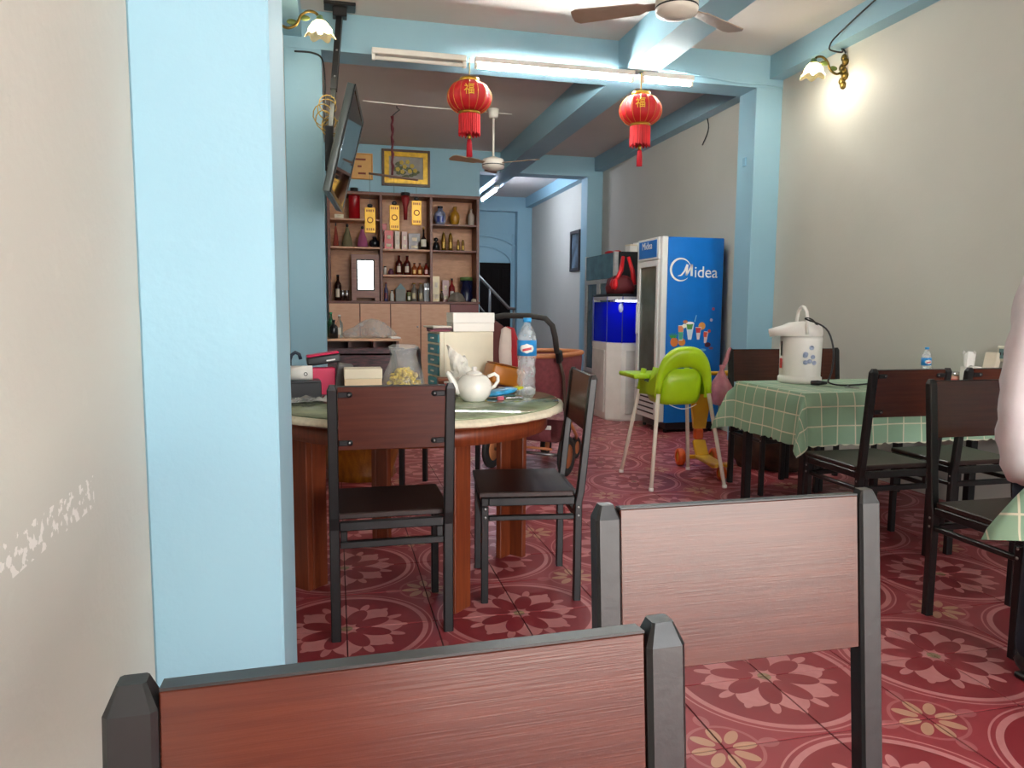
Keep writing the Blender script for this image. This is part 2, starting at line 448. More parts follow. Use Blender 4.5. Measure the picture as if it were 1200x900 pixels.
# ------------------------------------------------------------------ chairs
SX = .2025
def post_mesh(side):
    mb = MB(); hx, hy = .0175, .015
    prof = [(.19, 0), (.19, .41), (.199, .455), (.243, .912), (.245, .930)]
    rows = []
    for i, (y, z) in enumerate(prof):
        k = .55 if i == len(prof)-1 else 1.
        b = .004*k
        a = hx*k; c = hy*k
        pts = [(-a+b, -c), (a-b, -c), (a, -c+b), (a, c-b), (a-b, c), (-a+b, c), (-a, c-b), (-a, -c+b)]
        rows.append([(side*SX+p[0], y+p[1], z) for p in pts])
    mb.grid(rows, False, True)
    n = len(mb.v); mb.f.append(tuple(range(n-8, n))); mb.sm.append(False); mb.f.append(tuple(reversed(range(8)))); mb.sm.append(False)
    return mb
def make_chair():
    t = thing('dining_chair', 'x', 'chair')
    for s in (-1, 1):
        post_mesh(s).build('back_post', M_BLACK, t)
        MB().b2((s*SX-.0145, -.205, 0), (s*SX+.0145, -.176, .402), .003).build('front_leg', M_BLACK, t)
    fr = MB()
    for s in (-1, 1): fr.b2((s*SX-.0145, -.175, .404), (s*SX+.0145, .174, .437), .003)
    fr.b2((-SX+.015, -.205, .404), (SX-.015, -.177, .437), .003); fr.b2((-SX+.0175, .178, .404), (SX-.0175, .203, .437), .003)
    fr.b2((-SX-.0145, -.205, .403), (-SX+.0148, -.1755, .437), .003); fr.b2((SX-.0148, -.205, .403), (SX+.0145, -.1755, .437), .003)
    fr.build('seat_frame', M_BLACK, t)
    for yy in (.19, -.19):
        st = MB().b2((-SX+.018, yy-.012, .34), (SX-.018, yy+.012, .365), .003)
        for s in (-1, 1): st.b2((s*(SX-.032)-.012, yy-.012, .3655), (s*(SX-.032)+.012, yy+.012, .4035), .003)
        st.build('stretcher', M_BLACK, t)
    for s in (-1, 1): MB().b2((s*SX-.011, -.175, .342), (s*SX+.011, .174, .362), .003).build('side_rail', M_BLACK, t)
    MB().b2((-.214, -.215, .4375), (.214, .170, .460), .004).build('seat', M_SEAT, t)
    lean = math.atan2(.044, .457); zc, h = .812, .222
    yc = .199+(zc-.455)*.044/.457
    bk = MB().box((0, 0, 0), (2*SX-.036, .018, h), None, .0012).build('backrest', M_PANEL, t, (0, yc, zc), (-lean, 0, 0))
    MB().box((0, 0, h/2+.0012), (2*SX-.0365, .0182, .0022)).build('edge_band', M_EDGE, bk)
    for s in (-1, 1):
        for z in (-1, 1):
            br = MB()
            br.box((s*.163, .0115, z*.085), (.04, .005, .02), None, .002)
            br.lathe([(.010, 0), (.010, .005), (.0, .005)], 12)
            n = len(br.v)
            for i in range(n-36, n):
                x, y, zz = br.v[i]; br.v[i] = (s*.145+x, .009+zz, z*.085+y)
            b = br.build('bracket', M_BLK, bk)
            MB().ball((s*.147, .0145, z*.085), (.0045, .002, .0045), 8, 4).build('screw', M_STEEL, b)
        for yy in (.19, -.19):
            for z in (.392, .358):
                MB().ball((s*(SX+.0165), yy, z), (.003, .006, .006), 8, 4).build('bolt', M_STEEL, t)
    return t
chair0 = make_chair(); _first = [True]
def chair(x, y, deg, label, group=None, z=0.):
    o = chair0 if _first[0] else copy_tree(chair0)
    _first[0] = False
    o.location = (x, y, z); o.rotation_euler = (0, 0, math.radians(deg)); o['label'] = label
    if group: o['group'] = group
    return o
def chair_from_top(pa, pb, ztop, deg, label, group=None, ymean=None):
    a, b = atz(*pa, ztop), atz(*pb, ztop); c = (a+b)/2
    th = math.radians(deg); back = Vector((-math.sin(th), math.cos(th), 0))
    c -= back*.245
    return chair(c.x, c.y if ymean is None else ymean, deg, label, group)
chair_from_top((137, 800), (783, 722), .93, 2.0, 'mahogany backed chair nearest the blue pilaster and scuffed wall', 'chairs with backs across the foreground')
chair_from_top((712, 590), (1010, 573), .93, 0.0, 'mahogany backed chair with plain black posts, standing nearer the check cloth tables', 'chairs with backs across the foreground')
chair(.187, 2.79, 180, 'black framed chair with bracketed mahogany back pushed to the round table', 'chairs at the round table')
chair(.785, 3.0, -97, 'black framed chair turned sideways between round table and high chair', 'chairs at the round table')
chair(.66, 4.72, 62, 'chair behind the round table next to the golden tree stump', 'chairs at the round table')
chair(2.60, 3.11, 180, 'dark chair at check cloth table in front of the white air pot', 'chairs at the green check table')
chair(3.13, 3.11, 180, 'dark chair at check cloth table in front of the tissues and jar', 'chairs at the green check table')
chair(2.86, 4.33, 0, 'dark chair behind the white air pot with pink strap on post', 'chairs at the green check table')
chair(3.32, 4.36, 0, 'dark chair between check cloth table and grey wall behind water bottle', 'chairs at the green check table')
chair(2.462, 2.14, 0, 'dark chair at the near check cloth table beside the standing person', 'chairs at the near check cloth')

# ------------------------------------------------------------------ tables
def cloth_mesh(x0, x1, y0, y1, z, drop, flare=.10, wave=.012, step=.03):
    mb = MB(); per = []
    cs = [((x0, y0), (0, -1), (1, 0)), ((x1, y0), (1, 0), (0, 1)), ((x1, y1), (0, 1), (-1, 0)), ((x0, y1), (-1, 0), (0, -1))]
    lens = [x1-x0, y1-y0, x1-x0, y1-y0]; s0 = 0.
    for (c, o, d), L in zip(cs, lens):
        n = max(6, int(L/step))
        for i in range(n+1):
            per.append((c[0]+d[0]*L*i/n, c[1]+d[1]*L*i/n, o[0], o[1], s0+L*i/n, 0.))
        s0 += L
        on = {(0, -1): (1, 0), (1, 0): (0, 1), (0, 1): (-1, 0), (-1, 0): (0, -1)}[o]
        cx, cy = c[0]+d[0]*L, c[1]+d[1]*L
        for i in range(1, 8):
            a = i/8.
            if a <= .5: ox, oy = o[0]+on[0]*a*2, o[1]+on[1]*a*2
            else: ox, oy = o[0]*(1-a)*2+on[0], o[1]*(1-a)*2+on[1]
            per.append((cx, cy, ox, oy, s0, 1-abs(a-.5)*2))
    m = len(per); rows = []; uv = []
    NR = 9
    for k in range(NR+1):
        row = []
        for (bx, by, ox, oy, s_, cf) in per:
            ol = math.hypot(ox, oy); dd = drop*k/NR
            if k == NR: dd += .014*abs(math.sin(s_*PI/.07))
            out = (.012 if k else 0)+flare*.25*(k/NR)+wave*math.sin(s_*17+1.3)*(k/NR)+flare*cf*(k/NR)**.8*1.3
            dirx, diry = ox/ol, oy/ol
            zz = z-dd*(1+(ol-1)*.3)
            if k == 1: out = .012
            row.append((bx+dirx*out, by+diry*out, zz if k else z)); uv.append((bx+ox*dd, by+oy*dd))
        rows.append(row)
    mb.grid(rows, True, True); mb.uv = list(uv)
    # top
    n0 = len(mb.v); nx, ny = 12, 8
    for j in range(ny+1):
        for i in range(nx+1):
            p = (x0+(x1-x0)*i/nx, y0+(y1-y0)*j/ny, z); mb.v.append(p); mb.uv.append((p[0], p[1]))
    for j in range(ny):
        for i in range(nx):
            a = n0+j*(nx+1)+i; mb.f.append((a, a+1, a+nx+2, a+nx+1)); mb.sm.append(False)
    return mb
def rect_table(x0, x1, y0, y1, z, lt, lc, drop, legw=.045):
    t = thing('dining_table', lt, 'table', ((x0+x1)/2, (y0+y1)/2, 0))
    hx, hy = (x1-x0)/2, (y1-y0)/2
    MB().b2((-hx, -hy, z-.022), (hx, hy, z), .003).build('tabletop', M_TWOOD, t)
    fr = MB()
    i = .03
    for s in (-1, 1):
        fr.b2((-hx+i, s*(hy-i-.0125)-.0125, z-.072), (hx-i, s*(hy-i-.0125)+.0125, z-.0225)); fr.b2((s*(hx-i-.0125)-.0125, -hy+i+.026, z-.0719), (s*(hx-i-.0125)+.0125, hy-i-.026, z-.0226))
    fr.build('apron', M_BLACK, t)
    for sx in (-1, 1):
        for sy in (-1, 1):
            cx, cy = sx*(hx-i-legw/2), sy*(hy-i-legw/2)
            MB().b2((cx-legw/2, cy-legw/2, 0), (cx+legw/2, cy+legw/2, z-.0725), .003).build('leg', M_BLACK, t)
    c = cloth_mesh(-hx-.004, hx+.004, -hy-.004, hy+.004, z+.003, drop).build('tablecloth', M_CLOTH, None, ((x0+x1)/2, (y0+y1)/2, 0))
    tag(c, lc, 'tablecloth')
    return t
rect_table(2.44, 3.655, 3.42, 4.10, .75, 'black legged table under green check cloth against the grey wall', 'green check cloth under the white air pot', .275)
rect_table(1.95, 3.15, .90, 1.60, .75, 'black legged table under the check cloth beside the standing person', 'green check cloth hanging in front of the standing person', .19)

# round table
TC = Vector((.338, 3.265, 0)); TR = .655; TZ = .79
t = thing('round_table', 'round red brown wooden table with pale lace edge and glass top', 'table', TC, 0)
MB().lathe([(0, TZ-.045), (TR-.02, TZ-.045), (TR, TZ-.04), (TR, TZ-.014), (TR-.006, TZ-.012), (0, TZ-.012)], 64).build('tabletop', M_TWOOD, t)
def rag(a, z): return 1+.006*math.sin(a*23)+.004*math.sin(a*51+1)
MB().lathe([(.1, TZ-.0115), (TR+.006, TZ-.0115), (TR+.012, TZ-.022), (TR+.011, TZ-.034), (TR+.008, TZ-.034), (TR+.008, TZ-.02), (TR+.004, TZ-.0075), (.1, TZ-.0075)], 96, rfun=rag, capped=False).build('lace_cover', mat('cream_lace', '#ddd3b8', .7, bump=.2, scale=50), t)
MB().lathe([(0, TZ-.007), (TR-.012, TZ-.007), (TR-.008, TZ-.004), (TR-.012, TZ), (0, TZ)], 64).build('glass_top', mat('green_glass_top', '#8f9a78', .08, var=.25, scale=7, spec=.6), t)
ap = MB(); ap.lathe([(TR-.085, TZ-.115), (TR-.06, TZ-.115), (TR-.06, TZ-.0455), (TR-.085, TZ-.0455)], 64, capped=False)
n = len(ap.v); 
for i in range(64):
    l = (i+1) % 64; ap.f.append((i, l, 3*64+l, 3*64+i)); ap.sm.append(True)
ap.build('apron', M_TWOOD, t)
legpx = [(.465, 2.769), (.842, 3.362), (.206, 3.774), (-.164, 3.136)]
for (lx, ly) in legpx:
    d = Vector((lx, ly, 0))-TC; a = math.atan2(d.y, d.x); d.normalize()
    lg = MB(); c = d*.505
    # two boards meeting at a right angle
    lg.box((0, -.0, (TZ-.116)/2), (.03, .10, TZ-.116), None, .003); lg.box((-.055, .035, (TZ-.116)/2), (.078, .03, TZ-.1162), None, .003)
    lg.build('leg', M_TWOOD, t, c, (0, 0, a+.5))
rg = MB()
for i in (0, 1):
    a = Vector((*legpx[i], 0))-TC; b = Vector((*legpx[i+2], 0))-TC
    rg.bar((a.x*.85, a.y*.85, TZ-.085-.031*i), (b.x*.85, b.y*.85, TZ-.085-.031*i), .022, .03)
rg.build('cross_rail', M_TWOOD, t)

# ------------------------------------------------------------------ big blue fridge
def fridge_big():
    m_b = mat('blue_fridge_vinyl', '#0b6fc4', .3, var=.03)
    m_w = mat('fridge_white', '#dcdcd8', .35, var=.02)
    x0, x1, y0, y1, h = 3.02, 3.665, 6.494, 7.08, 1.885
    t = thing('drinks_fridge', 'tall blue drinks fridge with white logo and cocktail pictures', 'fridge', (x0, y0, 0))
    D, W = x1-x0, y1-y0
    MB().b2((.06, .0, .10), (D, W, h), .006).build('body', m_b, t)
    MB().b2((.09, .02, .03), (D-.03, W-.02, .0995)).build('plinth', M_BLK, t)
    for xx in (.1, D-.06):
        for yy in (.05, W-.05): MB().lathe([(.018, 0), (.018, .0295)], 10, (xx, yy, 0)).build('foot', M_BLK, t)
    MB().b2((.0, -.003, .11), (.0595, .055, h+.003), .006).build('front_pillar', m_w, t)
    MB().b2((.0, W-.04, .11), (.0595, W+.003, h+.003), .006).build('front_pillar', m_w, t)
    hd = MB().b2((-.012, .0555, h-.21), (.0595, W-.0405, h+.003), .006).build('header', m_w, t)
    MB().b2((-.0145, .10, h-.185), (-.0125, W-.07, h-.02)).build('header_sign', m_b, hd)
    text_mesh('lettering', 'Midea', .10, M_WHITE, hd, (-.0155, (W)/2+.03, h-.07), (PI/2, 0, -PI/2), .0008)
    d = MB()
    a, b, z0, z1 = .0555, W-.0405, .40, h-.215
    d.b2((-.012, a, z0), (.03, a+.05, z1), .004); d.b2((-.012, b-.05, z0), (.03, b, z1), .004)
    d.b2((-.0119, a+.05, z0), (.0299, b-.05, z0+.06), .004); d.b2((-.0119, a+.05, z1-.06), (.0299, b-.05, z1), .004)
    do = d.build('door', m_w, t)
    MB().b2((.002, a+.0505, z0+.0605), (.008, b-.0505, z1-.0605)).build('glass_pane', mat('fridge_glass', '#5f6d66', .08, var=.2, scale=3, spec=.8), do)
    MB().b2((-.03, b-.035, .95), (-.0125, b-.015, 1.25), .004).build('handle', m_w, do)
    lo = MB().b2((-.006, .0555, .12), (.05, W-.0405, .395), .01).build('lower_panel', m_w, t)
    for k in range(4): MB().b2((-.009, .10, .17+k*.05), (-.0055, W-.1, .185+k*.05), .001).build('vent_slot', M_BLK, lo)
    # print on the side facing the tables (y = y0 plane)
    def P(px, py): p = aty(px, py, y0); return p.x-x0, p.z
    def flat(name, poly, colr, lift=.0012, parent=t):
        m = mat('print_'+colr.lstrip('#'), colr, .4, var=.04)
        mb = MB(); mb._add([(x, -lift, z) for x, z in poly], [tuple(range(len(poly)))])
        o = mb.build(name, m, parent); solidify(o, .0006); return o
    lx, lz = P(819, 319)
    text_mesh('logo_lettering', 'idea', .155, M_WHITE, t, (lx+.075, -.001, lz-.003), (PI/2, 0, 0), .0006)
    # swirl and swept M of the logo
    cx, cz = P(798, 316); R = .105
    sw = []
    for i in range(31):
        a = math.radians(25+i*9.6); k = math.sin(PI*i/30)
        sw.append((cx+(R+.004)*math.cos(a), cz+(R+.004)*math.sin(a)))
    for i in range(30, -1, -1):
        a = math.radians(25+i*9.6); k = math.sin(PI*i/30)*.022+.001
        sw.append((cx+(R-k)*math.cos(a), cz+(R-k)*math.sin(a)))
    def strip(name, pts, wd, m):
        mb = MB()
        for i in range(len(pts)-1):
            (a0, b0), (a1, b1) = pts[i], pts[i+1]; dx, dz_ = a1-a0, b1-b0; L = math.hypot(dx, dz_); nx, nz = -dz_/L*wd[i]/2, dx/L*wd[i]/2; nx1, nz1 = -dz_/L*wd[i+1]/2, dx/L*wd[i+1]/2
            mb._add([(a0+nx, -.0014-i*1e-6, b0+nz), (a0-nx, -.0014-i*1e-6, b0-nz), (a1-nx1, -.0014-i*1e-6, b1-nz1), (a1+nx1, -.0014-i*1e-6, b1+nz1)], [(0, 1, 2, 3)])
        o = mb.build(name, m, t); solidify(o, .0006)
    aa = [(cx+R*math.cos(math.radians(25+i*9.6)), cz+R*math.sin(math.radians(25+i*9.6))) for i in range(31)]
    strip('logo_swirl', aa, [.004+.018*math.sin(PI*min(1, i/30)) for i in range(31)], M_WHITE)
    hM = .115; bx = cx+.0
    strip('logo_initial', [(bx-.03, cz-.06), (bx+.005, cz-.052), (bx+.04, cz-.01), (bx+.065, cz+.05)], [.004, .014, .018, .02], M_WHITE)
    strip('logo_initial', [(bx+.066, cz+.05), (bx+.058, cz-.055)], [.02, .018], M_WHITE)
    strip('logo_initial', [(bx+.058, cz-.055), (bx+.115, cz+.05)], [.014, .018], M_WHITE)
    strip('logo_initial', [(bx+.112, cz+.052), (bx+.112, cz-.058)], [.022, .024], M_WHITE)
    def tri(name, px0, py0, w0, w1, hgt, colr, lift=.0012, tilt=0.):
        x, z = P(px0, py0); k = .0081
        pts = [(-w1/2, 0), (w1/2, 0), (w0/2, hgt), (-w0/2, hgt)]
        c, s = math.cos(tilt), math.sin(tilt)
        flat(name, [(x+(p[0]*c-p[1]*s)*k, z+(p[0]*s+p[1]*c)*k) for p in pts], colr, lift)
    def disc(name, px0, py0, rx, rz, colr, lift=.0012):
        x, z = P(px0, py0); k = .0081
        flat(name, [(x+rx*k*math.cos(2*PI*i/18), z+rz*k*math.sin(2*PI*i/18)) for i in range(18)], colr, lift)
    # pineapple and orange, four cocktail glasses, straw, slice, flowers
    disc('printed_fruit', 790, 401, 5, 5.5, '#d9772e'); disc('printed_fruit', 799, 401, 4.5, 4.5, '#e58a33', .0016)
    for k in range(5): tri('printed_leaf', 787+k*.8, 396, .6, 2.4, 6, '#3f9a48', .0018+k*1e-5, (k-2)*-.35)
    tri('printed_glass', 797.5, 399, 7, 5, 18, '#e7efe6', .0020); tri('printed_drink', 797.5, 398, 6, 4.5, 9, '#4fb08a', .0024); tri('printed_drink', 797.5, 389, 6.6, 6, 7, '#e08a5c', .0024)
    disc('printed_slice', 802, 382, 3, 2.5, '#f0f0dc', .0026); disc('printed_slice', 803, 377, 3, 2, '#b8764e', .0030)
    tri('printed_glass', 808, 398, 11, 4.5, 20, '#dfeaf0', .0020); tri('printed_drink', 808, 386, 9, 6, 7, '#5c9c4c', .0024); disc('printed_foam', 808, 378.5, 5.5, 1.6, '#ffffff', .0028)
    tri('printed_straw', 814, 377, 1, 1, 8, '#8fc6e6', .0024, -.25)
    tri('printed_glass', 818, 398, 8, 3, 15, '#e9d9d4', .0020); tri('printed_drink', 818, 390, 7, 5, 6, '#c4383c', .0024); disc('printed_slice', 822.5, 382, 4.5, 4.5, '#e59a4c', .0018)
    tri('printed_glass', 826, 402, 6, 3, 14, '#e4c6c0', .0020, -.1); tri('printed_drink', 826, 395, 5, 4, 6, '#d2503c', .0024, -.1); disc('printed_cherry', 831, 388, 2, 2, '#c4453c', .0024)
    disc('printed_berries', 829, 404, 4, 3, '#4a2030', .0028); disc('printed_splash', 823, 410, 5, 1.6, '#6fb6e4', .0016); disc('printed_petal', 833, 408, 3, 1.5, '#8a5470', .0016)
    disc('printed_flower', 836, 362, 1.8, 1.8, '#b8506e'); disc('printed_flower', 833.5, 375, 1.9, 1.9, '#c9b8cc')
    return t
fridge_big()

# aquarium on a white stand
def aquarium():
    poly = [(2.95, 7.28), (3.6, 7.28), (3.6, 7.86), (2.83, 7.86), (2.83, 7.42)]
    o = (2.83, 7.28)
    P = [(x-o[0], y-o[1]) for x, y in poly]
    t = thing('aquarium_stand', 'white cabinet stand under the glowing blue aquarium', 'cabinet', (*o, 0))
    fr = lambda z: ((0, 0, z), (1, 0, 0), (0, 1, 0))
    MB().prism(P, .80, fr(.02)).build('body', M_WHITE, t); MB().prism([(x*.97+.01, y*.97+.01) for x, y in P], .0195, fr(0)).build('plinth', M_WHITE, t)
    MB().prism([(x, y) for x, y in P], .02, fr(.8205)).build('top_board', M_WHITE, t)
    MB().b2((.17, -.012, .08), (.50, -.0005, .76), .003).build('door', mat('pale_door', '#d5d2cb', .4), t)
    MB().b2((-.011, .18, .08), (-.0005, .54, .76), .003).build('door', MATS['pale_door'], t)
    a = thing('aquarium', 'lit aquarium of deep blue water beside the blue fridge', 'aquarium', (*o, .841))
    m, nt, pb_ = newmat('blue_water'); pb_.inputs['Base Color'].default_value = srgb('#1626b4'); pb_.inputs['Roughness'].default_value = .06
    tw = nt.nodes.new('ShaderNodeBsdfTranslucent'); tw.inputs[0].default_value = srgb('#2038e0'); mw_ = nt.nodes.new('ShaderNodeMixShader'); mw_.inputs[0].default_value = .65
    nt.links.new(pb_.outputs[0], mw_.inputs[1]); nt.links.new(tw.outputs[0], mw_.inputs[2]); nt.links.new(mw_.outputs[0], nt.nodes['Material Output'].inputs[0])
    MB().prism([(x*.98+.008, y*.98+.006) for x, y in P], .43, fr(.004)).build('water', m, a)
    w_ = MB()
    for (x, y) in P: w_.b2((x-.004, y-.004, .0), (x+.004, y+.004, .49))
    w_.build('corner_strip', mat('aq_strip', '#3a4a9a', .3), a)
    MB().prism(P, .035, fr(.455)).build('rim', mat('aq_rim', '#b9b9bd', .35), a)
    MB().prism(P, .03, fr(.4905)).build('hood', M_BLK, a)
    MB().b2((.1, .1, .437), (.6, .14, .4549)).build('lamp_tube', emat('aq_lamp', '#dfe6ff', 16), a)
    MB().ball((.10, -.0, .37), (.03, .012, .05), 8, 5).build('painted_glint', mat('aq_glint', '#c8d4ff', .2), a)  # lamp glint on the tank, painted as a small pale ball
aquarium()

def display_fridge():
    x0, y0, D, W, h = 3.13, 8.0, .58, 1.02, 1.86
    t = thing('display_fridge', 'two door glass display fridge with steel frame beside aquarium', 'fridge', (x0, y0, 0))
    m_s = mat('brushed_steel', '#c4c4c0', .4, .25, scale=30); m_k = mat('fridge_black', '#17181b', .4)
    MB().b2((.05, 0, .12), (D, W, h), .005).build('body', m_k, t)
    MB().b2((.07, .02, .02), (D-.03, W-.02, .1195)).build('plinth', M_BLK, t)
    for yy in (.06, W-.06):
        for xx in (.1, D-.1): MB().lathe([(.016, 0), (.016, .0195)], 10, (xx, yy, 0)).build('caster', M_BLK, t)
    MB().b2((.0, .045, h-.30), (.0495, W-.045, h-.01)).build('header_sign', mat('header_teal', '#5b7f88', .25, var=.2, scale=4), t)
    for yy in (0., W-.0445): MB().b2((-.004, yy, .12), (.0495, yy+.0445, h), .004).build('front_pillar', m_s, t)
    MB().b2((0, .045, .12), (.0495, W-.045, .40), .004).build('lower_panel', mat('fr_low', '#b4b4b2', .4), t)
    for k in (0, 1):
        a = .045+k*(W-.09)/2; b = a+(W-.09)/2-.001; z0, z1 = .405, h-.305
        d = MB(); d.b2((-.01, a+.0005, z0), (.045, a+.05, z1)); d.b2((-.01, b-.05, z0), (.045, b, z1)); d.b2((-.0099, a+.05, z0), (.0449, b-.05, z0+.05)); d.b2((-.0099, a+.05, z1-.05), (.0449, b-.05, z1))
        do = d.build('door', m_s, t)
        MB().b2((.004, a+.0505, z0+.0505), (.01, b-.0505, z1-.0505)).build('glass_pane', mat('fr_glass', '#52605f', .06, var=.3, scale=2.5, spec=.8), do)
        hy = b-.03 if k == 0 else a+.03
        MB().tube([(-.05, hy, .75), (-.05, hy, 1.35)], .012, 8).build('handle', m_s, do)
    return t
display_fridge()

# ------------------------------------------------------------------ high chair
M_LIME = mat('lime_plastic', '#acd41c', .32, var=.04, spec=.5)
def high_chair():
    t = thing('high_chair', 'lime green plastic child high chair with four white legs', 'high chair', (2.283, 4.672, 0), math.radians(-2))
    for sx in (-1, 1):
        for sy in (-1, 1):
            b = Vector((sx*.263, sy*.285, .008)); u = Vector((sx*.178, sy*.165, .66))
            lg = MB().tube([b, b.lerp(u, .5), u], [.013, .0135, .014], 12).build('leg', mat('cream_leg', '#e8dccb', .35, var=.03), t)
            MB().lathe([(.016, 0), (.017, .02), (.014, .022)], 12, (b.x, b.y, 0)).build('foot_cap', M_WHITE, lg)
            d = (u-b).normalized()
            MB().tube([u-d*.03, u+d*.12], [.021, .019], 12).build('leg_socket', M_LIME, t)
    # bucket seat
    rows = []
    for k, (z, hx, hy, yo) in enumerate([(.545, .02, .02, .0), (.548, .10, .09, .0), (.56, .145, .13, 0), (.60, .16, .15, 0), (.70, .165, .158, -.004), (.80, .155, .16, -.01)]):
        row = []
        for i in range(28):
            a = 2*PI*i/28; c, s = math.cos(a), math.sin(a); e = .55
            row.append((hx*math.copysign(abs(c)**e, c), yo+hy*math.copysign(abs(s)**e, s), z))
        rows.append(row)
    b = MB().grid(rows, True, True); b.f.append(tuple(reversed(range(28)))); b.sm.append(False)
    # open the front above the seat by lowering it
    for i, (x, y, z) in enumerate(b.v):
        if y > .04 and z > .66: b.v[i] = (x, y, .66+(z-.66)*.1)
    solidify(b.build('seat_bucket', M_LIME, t), .006)
    # arched back flange, curved around the bucket
    n = 26; outer, inner, = [], []
    rows = []
    for i in range(n+1):
        a = PI*i/n; c, s = math.cos(a), math.sin(a)
        ox, oz = .205*math.copysign(abs(c)**.8, c), .62+.335*s**.8 if s > 1e-6 else .62
        ix, iz = .158*math.copysign(abs(c)**.75, c), .60+.205*s**.8 if s > 1e-6 else .60
        yb = -.185+.03*abs(c)
        rows.append([(ox, yb-.03*s, oz), (ox*1.0, yb-.055*s-.012, oz-.018), ((ox+ix)/2, yb-.045*s-.014, (oz+iz)/2), (ix, yb-.012, iz), (ix*.98, yb+.016, iz), ((ox+ix)/2, yb+.01, (oz+iz)/2), (ox*.98, yb+.01, oz)])
    fl_ = MB().grid(rows, True, True)
    subsurf(fl_.build('backrest', M_LIME, t), 1)
    for s in (-1, 1):
        MB().prism([(-.17, .62), (.16, .60), (.17, .70), (.0, .69), (-.17, .78)], .012*s, ((s*.176, 0, 0), (0, 1, 0), (0, 0, 1))).build('side_wing', M_LIME, t)
    # tray
    tr = MB().b2((-.27, .05, .712), (.27, .37, .745), .014, 3)
    tr.build('tray', M_LIME, t)
    MB().tube([(-.09+.2*i/10, -.14-.015*math.sin(PI*i/10), .555-.03*math.sin(PI*i/10)) for i in range(11)], .003, 6).build('strap', M_WHITE, t)
    return t
high_chair()

# ------------------------------------------------------------------ scooter, bag, sack
def wheel(parent, c, r, wd, axis, mt, mh, name='wheel'):
    ax = Vector(axis).normalized(); R = ax.to_track_quat('Z', 'Y').to_euler()
    wv = MB().lathe([(r*.62, -wd/2), (r*.9, -wd/2), (r, -wd*.3), (r, wd*.3), (r*.9, wd/2), (r*.62, wd/2), (r*.62, -wd/2)], 24, capped=False).build(name, mt, parent, c, R)
    MB().lathe([(0, -wd*.35), (r*.62, -wd*.35), (r*.62, wd*.35), (0, wd*.35)], 18).build('hub', mh, wv)
    return wv
def scooter():
    m_y = mat('yellow_plastic', '#e0a81c', .4, var=.05); m_o = mat('orange_plastic', '#d8581c', .4, var=.05)
    t = thing('scooter', 'yellow child kick scooter with orange wheels beside high chair', 'scooter', (2.70, 5.08, 0), math.radians(-8))
    for s in (-1, 1): wheel(t, (s*.135, 0, .068), .066, .05, (1, 0, 0), m_o, m_y)
    wheel(t, (0, -.50, .05), .049, .045, (1, 0, 0), m_o, m_y)
    dk = MB().b2((-.055, -.46, .075), (.055, -.10, .105), .012, 2); dk.b2((-.06, -.52, .09), (-.03, -.44, .118), .006); dk.b2((.03, -.52, .09), (.06, -.44, .118), .006)
    dk.build('deck', m_y, t)
    nk = MB().bar((0, -.11, .09), (0, -.02, .20), .10, .035, bev=.008); nk.bar((-.105, 0, .068), (.105, 0, .068), .03, .03, bev=.006)
    nk.build('fork', m_y, t)
    MB().b2((-.035, -.03, .205), (.035, .02, .29), .01).build('clamp', m_o, t)
    pr = [(-.04, .29), (.05, .29), (.075, .45), (.07, .56), (.03, .60), (-.03, .60), (-.065, .56), (-.06, .45)]
    MB().prism(pr, .035, ((0, .012, 0), (1, 0, 0), (0, 0, 1))).build('stem_plate', m_y, t)
    MB().tube([(0, -.0, .595), (0, -.02, .715)], .018, 10).build('stem', m_y, t)
    MB().tube([(-.2, -.02, .715), (.24, -.02, .715)], .016, 10).build('handlebar', m_y, t)
    for s in (-1, 1): MB().tube([(s*.15+.02, -.02, .715), (s*.22+.02, -.02, .715)], .021, 10).build('grip', m_y, t)
scooter()
def lumpy(prof, n=24, amp=.08, seed=1, sx=1., sy=1., c=(0, 0, 0), f=5):
    rnd = random.Random(seed); ph = [rnd.uniform(0, 6.28) for _ in range(6)]
    return MB().lathe(prof, n, c, sx, sy, rfun=lambda a, z: 1+amp*math.sin(f*a+ph[0]+z*9)+amp*.6*math.sin((f*2+1)*a+ph[1]-z*14)+amp*.5*math.sin(3*a+ph[2]+z*23))
pb = aty(848, 466, 4.50)
bg_ = thing('plastic_bag', 'pink plastic bag tied to the dark chair post above scooter', 'bag', (2.565, 4.52, .54))
lumpy([(0, 0), (.055, .01), (.085, .06), (.075, .13), (.035, .20), (.012, .25), (.02, .28)], 22, .1, 3).build('pouch', M_PINKFILM, bg_)
MB().tube([(0, 0, .245), (.03, .0, .31), (.045, .0, .37), (.055, -.01, .40)], [.012, .016, .012, .008], 8).build('strap', M_PINKFILM, bg_)
sk = thing('sack', 'dark brown lumpy sack on floor behind the check cloth table', 'sack', (3.28, 4.98, 0))
lumpy([(0, 0), (.26, .0), (.31, .08), (.30, .22), (.24, .36), (.12, .43), (.05, .46)], 30, .06, 5).build('body', mat('brown_sack', '#4a3023', .8, var=.35, scale=9, bump=.6), sk)
MB().lathe([(.05, .455), (.09, .52), (.07, .53)], 14, capped=False).build('neck', MATS['brown_sack'], sk)

